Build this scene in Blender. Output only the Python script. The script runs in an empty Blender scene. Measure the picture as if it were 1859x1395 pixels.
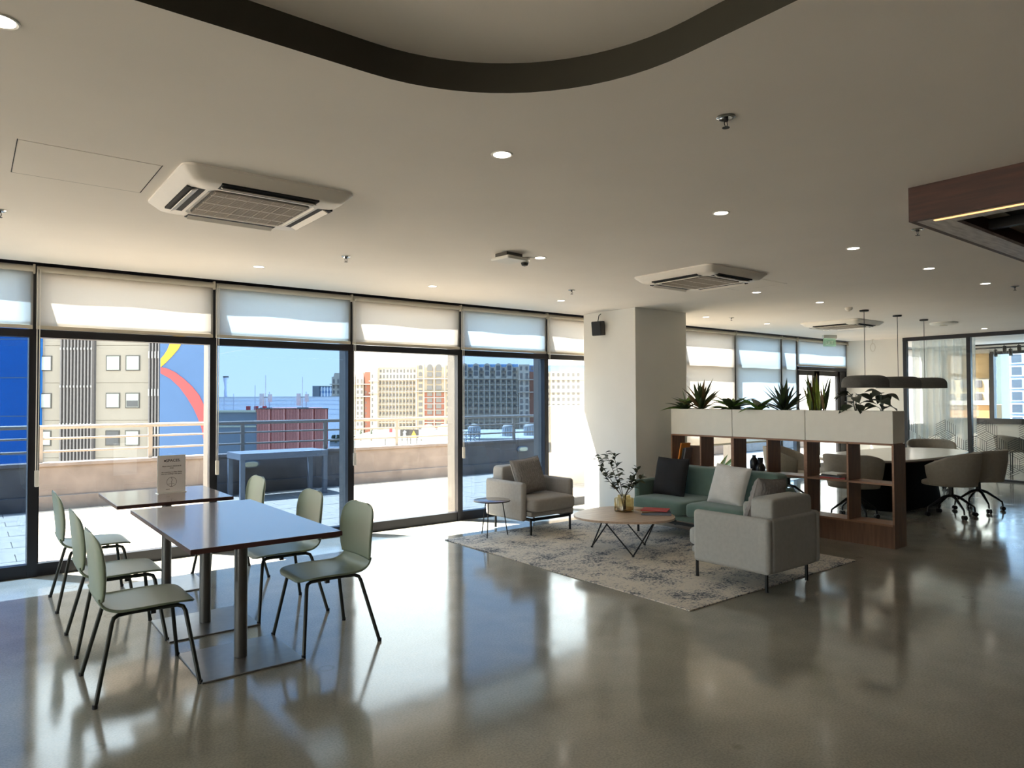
import bpy, bmesh, math, random
from mathutils import Vector, Matrix
random.seed(7)
sc = bpy.context.scene
col = sc.collection
PI = math.pi
# ---------------------------------------------------------------- camera
YAW, PIT, ROLL = math.radians(52.01), math.radians(1.226), math.radians(-0.2232)
FPX, CAMZ = 1266.2, 1.56
FW = Vector((math.cos(YAW)*math.cos(PIT), math.sin(YAW)*math.cos(PIT), math.sin(PIT)))
RT = Vector((math.sin(YAW), -math.cos(YAW), 0))
UP = RT.cross(FW)
RT, UP = RT*math.cos(ROLL)+UP*math.sin(ROLL), UP*math.cos(ROLL)-RT*math.sin(ROLL)
cd = bpy.data.cameras.new('camera')
cam = bpy.data.objects.new('camera', cd); col.objects.link(cam)
cam.matrix_world = Matrix(((RT.x, UP.x, -FW.x, 0), (RT.y, UP.y, -FW.y, 0), (RT.z, UP.z, -FW.z, CAMZ), (0, 0, 0, 1)))
cd.sensor_fit = 'HORIZONTAL'; cd.sensor_width = 36; cd.lens = FPX/1859*36
cd.clip_start = 0.05; cd.clip_end = 3000
sc.camera = cam
# ---------------------------------------------------------------- light
sc.view_settings.view_transform = 'Standard'; sc.view_settings.look = 'None'
sc.view_settings.exposure = 1.80; sc.view_settings.gamma = 1.0; sc.view_settings.use_curve_mapping = False
SKY_STRENGTH, SUN_STRENGTH = 1.7, 17.0
w = bpy.data.worlds.new('sky'); sc.world = w; w.use_nodes = True
nt = w.node_tree; nt.nodes.clear()
wo = nt.nodes.new('ShaderNodeOutputWorld'); bg = nt.nodes.new('ShaderNodeBackground')
tc = nt.nodes.new('ShaderNodeTexCoord'); sx = nt.nodes.new('ShaderNodeSeparateXYZ'); rp = nt.nodes.new('ShaderNodeValToRGB')
nt.links.new(tc.outputs['Generated'], sx.inputs[0]); nt.links.new(sx.outputs['Z'], rp.inputs[0])
rp.color_ramp.elements[0].position = 0.0; rp.color_ramp.elements[0].color = (1.0, 1.0, 0.96, 1)
rp.color_ramp.elements[1].position = 0.75; rp.color_ramp.elements[1].color = (0.40, 0.62, 0.95, 1)
e = rp.color_ramp.elements.new(0.18); e.color = (0.86, 0.98, 1.0, 1)
nt.links.new(rp.outputs[0], bg.inputs[0]); bg.inputs[1].default_value = SKY_STRENGTH
nt.links.new(bg.outputs[0], wo.inputs[0])
sl = bpy.data.lights.new('sun', 'SUN'); sl.energy = SUN_STRENGTH; sl.angle = math.radians(0.55); sl.color = (1.0, 0.97, 0.93)
so = bpy.data.objects.new('sun', sl); col.objects.link(so); so.location = (-6, 20, 30)
so.rotation_euler = Vector((0.28, -0.40, -1.0)).to_track_quat('-Z', 'Y').to_euler()
try:
    sc.cycles.use_denoising = True; sc.cycles.max_bounces = 9; sc.cycles.diffuse_bounces = 5
    sc.cycles.glossy_bounces = 4; sc.cycles.transparent_max_bounces = 16; sc.cycles.caustics_reflective = False
    sc.cycles.sample_clamp_indirect = 6
except Exception: pass
# ---------------------------------------------------------------- materials
def new_mat(name):
    m = bpy.data.materials.new(name); m.use_nodes = True; t = m.node_tree; t.nodes.clear()
    o = t.nodes.new('ShaderNodeOutputMaterial'); return m, t, o
def lin(c): return tuple((x/12.92 if x <= .04045 else ((x+.055)/1.055)**2.4) for x in [k/255 for k in c])
def mat(name, c, rough=.5, metal=0., spec=.5, var=.0, vscale=8., bump=0., bscale=60., stretch=(1, 1, 1), c2=None, coat=0., emit=None, es=0., sheen=0.):
    """procedural principled material; c in sRGB 0-255; var = tint variation by noise; c2 = second colour of the grain"""
    m, t, o = new_mat(name); N = t.nodes.new; L = t.links.new
    b = N('ShaderNodeBsdfPrincipled'); L(b.outputs[0], o.inputs[0])
    b.inputs['Roughness'].default_value = rough; b.inputs['Metallic'].default_value = metal
    b.inputs['Specular IOR Level'].default_value = spec
    if coat: b.inputs['Coat Weight'].default_value = coat; b.inputs['Coat Roughness'].default_value = .08
    if sheen: b.inputs['Sheen Weight'].default_value = sheen
    C = lin(c); m.diffuse_color = (*C, 1)
    tx = N('ShaderNodeTexCoord'); mp = N('ShaderNodeMapping'); L(tx.outputs['Object'], mp.inputs[0]); mp.inputs['Scale'].default_value = stretch
    if var > 0 or c2:
        n = N('ShaderNodeTexNoise'); n.inputs['Scale'].default_value = vscale; n.inputs['Detail'].default_value = 6
        L(mp.outputs[0], n.inputs[0]); r = N('ShaderNodeValToRGB'); L(n.outputs['Fac'], r.inputs[0])
        r.color_ramp.elements[0].position = .32; r.color_ramp.elements[1].position = .68
        C2 = lin(c2) if c2 else tuple(min(1, x*(1+var)) for x in C)
        C1 = C if c2 else tuple(x*(1-var) for x in C)
        r.color_ramp.elements[0].color = (*C1, 1); r.color_ramp.elements[1].color = (*C2, 1)
        L(r.outputs[0], b.inputs['Base Color'])
    else: b.inputs['Base Color'].default_value = (*C, 1)
    if bump > 0:
        n2 = N('ShaderNodeTexNoise'); n2.inputs['Scale'].default_value = bscale; n2.inputs['Detail'].default_value = 3
        L(mp.outputs[0], n2.inputs[0]); bp = N('ShaderNodeBump'); bp.inputs['Strength'].default_value = bump; bp.inputs['Distance'].default_value = .01
        L(n2.outputs['Fac'], bp.inputs['Height']); L(bp.outputs[0], b.inputs['Normal'])
    if emit: b.inputs['Emission Color'].default_value = (*lin(emit), 1); b.inputs['Emission Strength'].default_value = es
    return m
def glass(name, tint, refl=.05, grazing=.5, rough=0.0, spots=0.):
    """thin sheet: tinted see-through plus a reflection that grows towards grazing angles"""
    m, t, o = new_mat(name); N = t.nodes.new; L = t.links.new
    tr = N('ShaderNodeBsdfTransparent'); tr.inputs[0].default_value = (*tint, 1)
    gl = N('ShaderNodeBsdfGlossy'); gl.inputs['Roughness'].default_value = rough; gl.inputs[0].default_value = (1, 1, 1, 1)
    lw = N('ShaderNodeLayerWeight'); lw.inputs[0].default_value = .5
    p = N('ShaderNodeMath'); p.operation = 'POWER'; L(lw.outputs['Facing'], p.inputs[0]); p.inputs[1].default_value = 5
    ma = N('ShaderNodeMath'); ma.operation = 'MULTIPLY_ADD'; L(p.outputs[0], ma.inputs[0]); ma.inputs[1].default_value = grazing; ma.inputs[2].default_value = refl
    mx = N('ShaderNodeMixShader'); L(ma.outputs[0], mx.inputs[0]); L(tr.outputs[0], mx.inputs[1]); L(gl.outputs[0], mx.inputs[2]); L(mx.outputs[0], o.inputs[0])
    m.diffuse_color = (*tint, .3); return m
def cloth_thin(name, c, trans=.5, opac=1.0):
    m, t, o = new_mat(name); N = t.nodes.new; L = t.links.new
    d = N('ShaderNodeBsdfDiffuse'); tl = N('ShaderNodeBsdfTranslucent'); C = lin(c)
    tx = N('ShaderNodeTexCoord'); n = N('ShaderNodeTexNoise'); n.inputs['Scale'].default_value = 400; L(tx.outputs['Object'], n.inputs[0])
    r = N('ShaderNodeValToRGB'); L(n.outputs['Fac'], r.inputs[0])
    r.color_ramp.elements[0].color = (*[x*.93 for x in C], 1); r.color_ramp.elements[1].color = (*C, 1)
    L(r.outputs[0], d.inputs[0]); L(r.outputs[0], tl.inputs[0])
    mx = N('ShaderNodeMixShader'); mx.inputs[0].default_value = trans; L(d.outputs[0], mx.inputs[1]); L(tl.outputs[0], mx.inputs[2])
    if opac < 1:
        tp = N('ShaderNodeBsdfTransparent'); m2 = N('ShaderNodeMixShader'); m2.inputs[0].default_value = opac
        L(tp.outputs[0], m2.inputs[1]); L(mx.outputs[0], m2.inputs[2]); L(m2.outputs[0], o.inputs[0])
    else: L(mx.outputs[0], o.inputs[0])
    m.diffuse_color = (*C, 1); return m
def wood(name, c, c2, axis=1, rough=.45, scale=3.):
    st = [14, 14, 14]; st[axis] = 1.0
    return mat(name, c, rough, var=.1, vscale=scale, c2=c2, stretch=tuple(st), bump=.05, bscale=8)
def concrete_floor():
    m, t, o = new_mat('polished_concrete'); N = t.nodes.new; L = t.links.new
    b = N('ShaderNodeBsdfPrincipled'); L(b.outputs[0], o.inputs[0]); tx = N('ShaderNodeTexCoord')
    def noise(s, d): n = N('ShaderNodeTexNoise'); n.inputs['Scale'].default_value = s; n.inputs['Detail'].default_value = d; L(tx.outputs['Object'], n.inputs[0]); return n
    n1, n2, n3 = noise(.55, 6), noise(3.2, 8), noise(90, 3)
    def ramp(n, a, c, p0, p1): r = N('ShaderNodeValToRGB'); L(n.outputs['Fac'], r.inputs[0]); r.color_ramp.elements[0].position = p0; r.color_ramp.elements[1].position = p1; r.color_ramp.elements[0].color = (*a, 1); r.color_ramp.elements[1].color = (*c, 1); return r
    r1 = ramp(n1, lin((141, 139, 128)), lin((164, 161, 149)), .35, .68)
    r2 = ramp(n2, (.86, .86, .86), (1.06, 1.06, 1.06), .3, .7); r3 = ramp(n3, (.82, .82, .82), (1.08, 1.08, 1.08), .3, .62)
    def mul(a, c): k = N('ShaderNodeMix'); k.data_type = 'RGBA'; k.blend_type = 'MULTIPLY'; k.inputs[0].default_value = 1; L(a, k.inputs[6]); L(c, k.inputs[7]); return k.outputs[2]
    base = mul(mul(r1.outputs[0], r2.outputs[0]), r3.outputs[0])
    # ring shaped patch marks and pits in the slab
    v = N('ShaderNodeTexVoronoi'); v.inputs['Scale'].default_value = 1.6; L(tx.outputs['Object'], v.inputs[0])
    rv = N('ShaderNodeValToRGB'); L(v.outputs['Distance'], rv.inputs[0]); cr = rv.color_ramp
    cr.elements[0].position = .045; cr.elements[0].color = (1, 1, 1, 1); cr.elements[1].position = .085; cr.elements[1].color = (1, 1, 1, 1)
    e = cr.elements.new(.065); e.color = (.72, .70, .64, 1)
    base = mul(base, rv.outputs[0]); L(base, b.inputs['Base Color'])
    rr = ramp(n2, (.085, .085, .085), (.15, .15, .15), .3, .7); L(rr.outputs[0], b.inputs['Roughness'])
    b.inputs['Specular IOR Level'].default_value = .62
    bp = N('ShaderNodeBump'); bp.inputs['Strength'].default_value = .012; bp.inputs['Distance'].default_value = .02; L(n2.outputs['Fac'], bp.inputs['Height']); L(bp.outputs[0], b.inputs['Normal'])
    return m
def rug_mat():
    m, t, o = new_mat('woven_rug'); N = t.nodes.new; L = t.links.new
    b = N('ShaderNodeBsdfPrincipled'); L(b.outputs[0], o.inputs[0]); b.inputs['Roughness'].default_value = .95; b.inputs['Specular IOR Level'].default_value = .1
    tx = N('ShaderNodeTexCoord'); mp = N('ShaderNodeMapping'); L(tx.outputs['Object'], mp.inputs[0]); mp.inputs['Scale'].default_value = (1.05, 1.45, 1)
    def noise(s, d, vec): n = N('ShaderNodeTexNoise'); n.inputs['Scale'].default_value = s; n.inputs['Detail'].default_value = d; n.inputs['Roughness'].default_value = .7; L(vec, n.inputs[0]); return n
    big = noise(2.3, 8, mp.outputs[0]); fine = noise(42, 5, mp.outputs[0]); hue = noise(1.1, 2, mp.outputs[0])
    ad = N('ShaderNodeMath'); ad.operation = 'MULTIPLY_ADD'; L(big.outputs['Fac'], ad.inputs[0]); ad.inputs[1].default_value = .85; 
    sb = N('ShaderNodeMath'); sb.operation = 'MULTIPLY'; L(fine.outputs['Fac'], sb.inputs[0]); sb.inputs[1].default_value = .95; L(sb.outputs[0], ad.inputs[2])
    r = N('ShaderNodeValToRGB'); L(ad.outputs[0], r.inputs[0]); cr = r.color_ramp
    cr.elements[0].position = .86; cr.elements[0].color = (*lin((214, 206, 193)), 1); cr.elements[1].position = 1.09; cr.elements[1].color = (*lin((98, 101, 108)), 1)
    e = cr.elements.new(.97); e.color = (*lin((172, 170, 167)), 1)
    L(r.outputs[0], b.inputs['Base Color'])
    bp = N('ShaderNodeBump'); bp.inputs['Strength'].default_value = .4; bp.inputs['Distance'].default_value = .004; L(fine.outputs['Fac'], bp.inputs['Height']); L(bp.outputs[0], b.inputs['Normal'])
    return m
M = dict(
    floor=concrete_floor(), rug=rug_mat(),
    ceil=mat('ceiling_paint', (235, 229, 221), .9, spec=.2, var=.02, vscale=1.5),
    fascia=mat('recess_edge_paint', (62, 60, 52), .85, spec=.2, var=.03),
    wall=mat('wall_paint', (228, 225, 217), .85, spec=.25, var=.02, vscale=2),
    black=mat('black_metal', (22, 22, 24), .45, spec=.4, var=.1), anod=mat('dark_anodised_frame', (38, 38, 42), .38, .3, var=.08),
    fin=mat('grey_aluminium', (96, 92, 86), .5, .2, var=.05), gasket=mat('frame_gasket', (18, 18, 19), .7),
    gclear=glass('clear_glazing', (.95, .94, .91), .04, .5), gblue=glass('blue_tinted_glazing', (.312, .395, .495), .05, .6),
    gblueup=glass('light_blue_glazing', (.70, .86, 1.0), .03, .5), gpart=glass('partition_glass', (.95, .96, .95), .03, .4),
    blind=cloth_thin('blind_fabric', (228, 225, 220), .60), blindtan=cloth_thin('tan_blind_fabric', (222, 200, 160), .45),
    rail=mat('blind_rail', (196, 186, 168), .5, var=.04), cord=mat('blind_cord', (225, 220, 210), .5, var=.03),
    sheer=cloth_thin('sheer_curtain', (226, 230, 224), .6, .74),
    conc=mat('terrace_concrete', (122, 111, 103), .9, var=.16, vscale=3.5, bump=.2, bscale=12), paver=mat('terrace_paver', (164, 149, 130), .85, var=.14, vscale=6, bump=.1),
    joint=mat('paver_joint', (120, 106, 94), .95, var=.1), steel=mat('galvanised_rail', (150, 138, 124), .5, .3, var=.06),
    outtab=mat('outdoor_table_grey', (130, 132, 136), .5, var=.05), lampy=mat('bulkhead_lamp_glass', (240, 228, 188), .4, var=.03),
    green=mat('sage_green_plastic', (124, 138, 119), .42, spec=.45, var=.03, vscale=4), chairleg=mat('olive_black_steel', (46, 49, 44), .42, .3, var=.08),
    ttop=mat('dark_laminate', (116, 98, 92), .20, spec=1.0, coat=.5, var=.06, vscale=10), tedge=mat('table_edge', (70, 44, 40), .5, var=.08),
    tcol=mat('pedestal_grey', (96, 96, 94), .35, .5, var=.05), tplate=mat('pedestal_plate', (146, 145, 143), .3, .7, var=.06, vscale=20),
    paper=mat('paper', (228, 226, 226), .7, var=.02), acryl=mat('acrylic_edge', (228, 230, 228), .15, var=.02), ink=mat('ink', (35, 33, 36), .7, var=.05),
    fab=mat('warm_grey_upholstery', (160, 156, 151), .95, spec=.15, var=.05, vscale=30, bump=.25, bscale=300, sheen=.1),
    fab2=mat('cool_grey_upholstery', (170, 170, 166), .95, spec=.15, var=.05, vscale=30, bump=.25, bscale=300, sheen=.1),
    gfab=mat('green_velvet', (98, 121, 113), .85, spec=.2, var=.07, vscale=9, bump=.15, bscale=250, sheen=.25),
    dkpil=mat('charcoal_cushion_cloth', (48, 48, 50), .95, spec=.1, var=.06, vscale=12, bump=.2, bscale=200), ltpil=mat('light_grey_cushion_cloth', (208, 207, 205), .95, spec=.1, var=.04, vscale=12, bump=.3, bscale=120),
    ribpil=mat('ribbed_cushion_cloth', (142, 138, 136), .95, spec=.1, var=.10, vscale=40, bump=.3, bscale=200),
    oak=wood('pale_oak_top', (192, 170, 150), (172, 148, 128), 0, .4), walnut=wood('walnut_veneer', (126, 92, 68), (102, 72, 52), 2), walnutx=wood('walnut_shelf_edge', (160, 120, 92), (142, 102, 76), 1),
    canopy=wood('dark_walnut_panel', (78, 45, 32), (56, 33, 24), 1, .5), planter=mat('planter_white_laminate', (240, 236, 224), .55, var=.02),
    soil=mat('potting_soil', (40, 32, 26), 1, var=.2, vscale=40, bump=.6), leafd=mat('dark_leaf', (66, 84, 50), .45, var=.25, vscale=10), leafg=mat('green_leaf', (108, 146, 58), .4, var=.25, vscale=10),
    leafb=mat('bright_leaf', (120, 140, 50), .4, var=.25, vscale=10), leafr=mat('bronze_leaf', (112, 88, 52), .5, var=.25, vscale=12), leafblack=mat('black_green_leaf', (54, 64, 50), .4, var=.2), olive=mat('olive_leaf', (70, 76, 56), .55, var=.25, vscale=20), twig=mat('twig_bark', (86, 72, 50), .8, var=.2),
    amber=glass('amber_glass', (.88, .81, .63), .05, .5), water=glass('amber_base', (.5, .42, .28), .06, .4), pot=mat('black_ceramic', (24, 24, 25), .35, var=.1), potw=mat('white_pot', (200, 198, 190), .5, var=.03),
    red=mat('red_cover', (188, 66, 66), .5, var=.06), blueb=mat('slate_blue_cover', (112, 122, 138), .5, var=.05), orange=mat('orange_cover', (222, 138, 44), .5, var=.05), pages=mat('paper_pages', (214, 206, 190), .8, var=.06, vscale=200), brownb=mat('kraft_cover', (150, 112, 76), .6, var=.1), greyb=mat('grey_cover', (120, 118, 122), .5, var=.08), text_board=mat('brown_letter_board', (92, 70, 56), .7, var=.15, vscale=60, stretch=(1, 1, 4)), blackb=mat('black_cover', (36, 36, 40), .45, var=.08), white=mat('white_plastic', (226, 222, 212), .45, var=.02),
    whitec=mat('white_top', (222, 214, 202), .22, var=.02), tub=mat('taupe_upholstery', (154, 147, 136), .95, spec=.15, var=.05, vscale=30, bump=.2, bscale=250), basedark=mat('matt_black_base', (14, 14, 14), .9, spec=.1, var=.1), castor=mat('castor_black', (16, 16, 17), .5, var=.1),
    pend=mat('charcoal_felt', (98, 97, 95), .95, spec=.1, var=.08, vscale=60, bump=.3, bscale=200), acw=mat('ac_white_plastic', (236, 229, 218), .45, var=.02), acdark=mat('ac_slot_dark', (12, 12, 12), .8), acbar=mat('ac_grille_bar', (172, 160, 144), .6, var=.05), grille=mat('ac_grille', (96, 90, 82), .7, var=.2, vscale=180),
    led=mat('downlight_diffuser', (255, 250, 240), .4, emit=(255, 246, 232), es=3.2), warm=mat('warm_led_strip', (255, 190, 130), .5, emit=(255, 176, 110), es=.75), chrome=mat('chrome', (190, 188, 184), .12, 1., var=.03),
    exitg=cloth_thin('green_exit_acrylic', (190, 238, 200), .6, .42), exitw=mat('exit_letter', (235, 245, 236), .5, var=.02), bracket=mat('grey_soffit', (214, 208, 203), .5, .0, c2=(176, 168, 164), vscale=6, stretch=(1, 8, 1)), track=mat('track_black', (40, 40, 40), .5, var=.05),
    film=mat('film_print', (48, 50, 50), .6, var=.05),
    cream=mat('cream_cladding', (133, 126, 114), .8, var=.03, vscale=1), bluew=mat('blue_cladding', (18, 101, 177), .7, var=.04, vscale=.6), bluew2=mat('blue_mural_paint', (62, 92, 130), .7, var=.03, vscale=.6), yellow=mat('yellow_mural_paint', (206, 152, 34), .6, var=.03), coral=mat('coral_mural_paint', (168, 62, 62), .6, var=.03), slat=mat('grey_louvre', (108, 104, 102), .6, var=.08), slatd=mat('dark_void', (76, 74, 74), .7, var=.1), slatl=mat('pale_louvre_block', (150, 148, 144), .6, var=.05), wing=mat('window_frame_dark', (60, 58, 54), .5, var=.05), pane=mat('far_window_glass', (158, 164, 154), .2, var=.1, vscale=.8), paned=mat('far_window_shade', (59, 62, 65), .2, var=.1, vscale=.8),
    bluegrey=mat('blue_grey_cladding', (122, 130, 136), .7, var=.04, vscale=.5), redpan=mat('red_corrugated_panel', (225, 148, 128), .7, var=.05, vscale=.6), redrib=mat('red_panel_rib', (168, 98, 86), .7, var=.05), whitew=mat('white_warehouse', (250, 250, 250), .8, var=.03, vscale=.1), whitel=mat('warehouse_seam', (196, 204, 210), .8), roofl=mat('pale_roof_edge', (190, 186, 160), .8, var=.05), tower=mat('pale_tower', (186, 188, 200), .8, var=.04), hot=mat('hotel_stucco', (173, 158, 136), .85, var=.04, vscale=.05), hotw=mat('hotel_trim', (190, 177, 159), .8, var=.03, vscale=.05), hotb=mat('hotel_brick', (147, 95, 77), .85, var=.05, vscale=.05), hotwin=mat('hotel_window', (104, 100, 96), .3, var=.2, vscale=.05), hotshade=mat('hotel_balcony_back', (116, 103, 89), .9, var=.06, vscale=.1), hotrail=mat('hotel_balcony_rail', (137, 123, 106), .8, var=.15, vscale=.6),
    farblue=mat('blue_glass_building', (110, 150, 190), .4, var=.05, vscale=.05), dome=mat('white_dome', (154, 150, 143), .7, var=.03), ground=mat('city_ground', (129, 124, 115), .95, var=.08, vscale=.02), roofw=mat('white_roof', (156, 154, 147), .8, var=.04, vscale=.1), roofw2=mat('white_exterior_paint', (226, 216, 196), .85, var=.03), tree=mat('conifer', (70, 76, 60), .9, var=.2), mural=mat('billboard_dark', (68, 62, 56), .7, var=.15, vscale=.3), gold=mat('billboard_gold', (163, 136, 56), .5, var=.1), blank=mat('billboard_white', (151, 150, 148), .7, var=.03), bt=mat('billboard_letter', (176, 178, 196), .7),
    apt=mat('apartment_wall', (118, 123, 131), .8, var=.04, vscale=.2), aptw=mat('apartment_glass', (70, 70, 74), .2, var=.1, vscale=.3), aptc=mat('cream_block', (158, 146, 116), .8, var=.04, vscale=.2), brick2=mat('orange_block', (151, 109, 59), .8, var=.05, vscale=.2),
)
# ---------------------------------------------------------------- mesh helpers
class MB:
    def __init__(s): s.v = []; s.f = []
    def add(s, v, f):
        n = len(s.v); s.v += [tuple(p) for p in v]; s.f += [tuple(i+n for i in q) for q in f]; return s
    def box(s, x0, x1, y0, y1, z0, z1):
        return s.add([(x0, y0, z0), (x1, y0, z0), (x1, y1, z0), (x0, y1, z0), (x0, y0, z1), (x1, y0, z1), (x1, y1, z1), (x0, y1, z1)],
                     [(0, 3, 2, 1), (4, 5, 6, 7), (0, 1, 5, 4), (1, 2, 6, 5), (2, 3, 7, 6), (3, 0, 4, 7)])
    def tube(s, pts, r, n=8, rs=None):
        pts = [Vector(p) for p in pts]; k = len(pts); V = []; F = []; prev = None
        for i, p in enumerate(pts):
            d = (pts[min(i+1, k-1)]-pts[max(i-1, 0)]).normalized()
            if prev is None:
                a = d.cross(Vector((0, 0, 1)));  a = a if a.length > 1e-3 else d.cross(Vector((0, 1, 0)))
            else: a = prev-d*prev.dot(d)
            a.normalize(); prev = a; b = d.cross(a); rr = rs[i] if rs else r
            V += [p+(a*math.cos(2*PI*j/n)+b*math.sin(2*PI*j/n))*rr for j in range(n)]
        for i in range(k-1):
            for j in range(n): F.append((i*n+j, i*n+(j+1) % n, (i+1)*n+(j+1) % n, (i+1)*n+j))
        F.append(tuple(range(n-1, -1, -1))); F.append(tuple((k-1)*n+j for j in range(n)))
        return s.add(V, F)
    def lathe(s, prof, c=(0, 0, 0), n=24):
        V = []; F = []
        for r, z in prof: V += [(c[0]+r*math.cos(2*PI*j/n), c[1]+r*math.sin(2*PI*j/n), c[2]+z) for j in range(n)]
        for i in range(len(prof)-1):
            for j in range(n): F.append((i*n+j, i*n+(j+1) % n, (i+1)*n+(j+1) % n, (i+1)*n+j))
        F.append(tuple(range(n-1, -1, -1))); F.append(tuple((len(prof)-1)*n+j for j in range(n)))
        return s.add(V, F)
    def prism(s, poly, a0, a1, ax='z'):
        n = len(poly)
        def P(p, a): return {'z': (p[0], p[1], a), 'y': (p[0], a, p[1]), 'x': (a, p[0], p[1])}[ax]
        V = [P(p, a0) for p in poly]+[P(p, a1) for p in poly]
        F = [tuple(range(n-1, -1, -1)), tuple(range(n, 2*n))]+[(i, (i+1) % n, n+(i+1) % n, n+i) for i in range(n)]
        return s.add(V, F)
    def grid(s, fn, nu, nv, wrap=False):
        V = [fn(i/nu, j/nv) for i in range(nu+1) for j in range(nv+1)]
        F = [(i*(nv+1)+j, (i+1)*(nv+1)+j, (i+1)*(nv+1)+j+1, i*(nv+1)+j+1) for i in range(nu) for j in range(nv)]
        return s.add(V, F)
    def soft(s, x0, x1, y0, y1, z0, z1, e=.3, nu=36, nv=20):
        """puffed cushion block (superellipsoid)"""
        cx, cy, cz, a, b, c = (x0+x1)/2, (y0+y1)/2, (z0+z1)/2, (x1-x0)/2, (y1-y0)/2, (z1-z0)/2
        sp = lambda t, k: math.copysign(abs(t)**k, t)
        V = []; F = []
        for i in range(nv+1):
            ph = -PI/2+PI*i/nv
            for j in range(nu):
                th = 2*PI*j/nu
                V.append((cx+a*sp(math.cos(ph), e*1.3)*sp(math.cos(th), e), cy+b*sp(math.cos(ph), e*1.3)*sp(math.sin(th), e), cz+c*sp(math.sin(ph), e*1.6)))
        for i in range(nv):
            for j in range(nu): F.append((i*nu+j, i*nu+(j+1) % nu, (i+1)*nu+(j+1) % nu, (i+1)*nu+j))
        return s.add(V, F)
    def build(s, name, m, parent=None, loc=(0, 0, 0), rot=(0, 0, 0), smooth=False, bevel=0., seg=3, solid=0., sub=0, angle=40):
        me = bpy.data.meshes.new(name); me.from_pydata(s.v, [], s.f); me.validate()
        bm = bmesh.new(); bm.from_mesh(me); bmesh.ops.remove_doubles(bm, verts=bm.verts, dist=1e-5)
        bmesh.ops.recalc_face_normals(bm, faces=bm.faces); bm.to_mesh(me); bm.free()
        me.materials.append(M[m] if isinstance(m, str) else m)
        o = bpy.data.objects.new(name, me); col.objects.link(o); o.location = loc; o.rotation_euler = rot
        if parent: o.parent = parent
        if smooth or bevel:
            me.polygons.foreach_set('use_smooth', [True]*len(me.polygons))
            if not bevel and not sub: me.set_sharp_from_angle(angle=math.radians(angle))
        if solid: k = o.modifiers.new('thick', 'SOLIDIFY'); k.thickness = solid; k.offset = 0
        if bevel:
            k = o.modifiers.new('bevel', 'BEVEL'); k.width = bevel; k.segments = seg; k.limit_method = 'ANGLE'; k.harden_normals = True
        if sub: k = o.modifiers.new('sub', 'SUBSURF'); k.levels = sub; k.render_levels = sub
        return o
def tag(o, label, cat, group=None, kind=None):
    o['label'] = label; o['category'] = cat
    if group: o['group'] = group
    if kind: o['kind'] = kind
    return o
def empty(name, loc, label, cat, rz=0, group=None, kind=None):
    o = bpy.data.objects.new(name, None); col.objects.link(o); o.location = loc; o.rotation_euler = (0, 0, rz); o.empty_display_size = .1
    return tag(o, label, cat, group, kind)
def copy_tree(o, parent=None):
    c = o.copy(); col.objects.link(c); c.parent = parent
    for ch in list(o.children): copy_tree(ch, c)
    return c
def place(proto, used, loc, rz, label, group=None):
    o = copy_tree(proto) if used else proto
    o.location = loc; o.rotation_euler = (0, 0, rz); o['label'] = label
    if group: o['group'] = group
    return o
def bx(name, m, x0, x1, y0, y1, z0, z1, parent=None, bevel=0., seg=2):
    return MB().box(x0, x1, y0, y1, z0, z1).build(name, m, parent, bevel=bevel, seg=seg)
def text(body, size, m, parent, loc, rot, name='lettering', align='CENTER', ext=.0004):
    c = bpy.data.curves.new(name, 'FONT'); c.body = body; c.size = size; c.align_x = align; c.extrude = ext; c.offset = size*.012; c.materials.append(M[m])
    f = bpy.data.objects.new(name, c); col.objects.link(f); me = bpy.data.meshes.new_from_object(f); bpy.data.objects.remove(f)
    if not me.materials: me.materials.append(M[m])
    o = bpy.data.objects.new(name, me); col.objects.link(o); o.location = loc; o.rotation_euler = rot; o.parent = parent; return o
ZC, YW = 2.78, 7.57
# ================================================================ STRUCTURE
tag(bx('floor', 'floor', -10, 19.3, -4, YW+.04, -.15, 0), 'polished grey concrete floor of the whole lounge', 'floor', kind='structure')
# ceiling slab with the curved recess cut out
def recess_loop():
    pts = []; x0, x1, y0, y1 = -2.6, 1.995, -2.2, 2.36; r = .82
    for cx, cy, a0 in ((x1-r, y1-r, 0), (x0+r, y1-r, 90), (x0+r, y0+r, 180), (x1-r, y0+r, 270)):
        for i in range(17):
            a = math.radians(a0+90*i/16); pts.append((cx+r*math.cos(a), cy+r*math.sin(a)))
    return pts
LOOP = recess_loop()
def ceiling_with_hole(z0, z1, rect, loop):
    bm = bmesh.new(); es = []
    for ring in ([(rect[0], rect[2]), (rect[1], rect[2]), (rect[1], rect[3]), (rect[0], rect[3])], loop):
        vs = [bm.verts.new((p[0], p[1], z0)) for p in ring]
        es += [bm.edges.new((vs[i], vs[(i+1) % len(vs)])) for i in range(len(vs))]
    bmesh.ops.triangle_fill(bm, use_beauty=True, edges=es)
    me = bpy.data.meshes.new('ceiling'); bm.to_mesh(me); bm.free(); me.materials.append(M['ceil']); return me
co = bpy.data.objects.new('ceiling', ceiling_with_hole(ZC, ZC+.1, (-10, 19.3, -4, 7.40), LOOP)); col.objects.link(co)
tag(co, 'flat beige painted ceiling with a curved recess', 'ceiling', kind='structure')
mb = MB(); n = len(LOOP)
mb.add([(p[0], p[1], ZC) for p in LOOP]+[(p[0], p[1], ZC+.12) for p in LOOP], [(i, (i+1) % n, n+(i+1) % n, n+i) for i in range(n)])
mb.build('recess_edge', 'fascia', co, smooth=True)
MB().add([(p[0], p[1], ZC+.12) for p in LOOP], [tuple(range(n))]).build('recess_ceiling', 'ceil', co)
tag(bx('trim_1', 'ceil', -10.1, 19.4, -4.1, YW+.05, ZC+.16, ZC+.4), 'concrete slab above the beige ceiling', 'slab', kind='structure')
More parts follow.
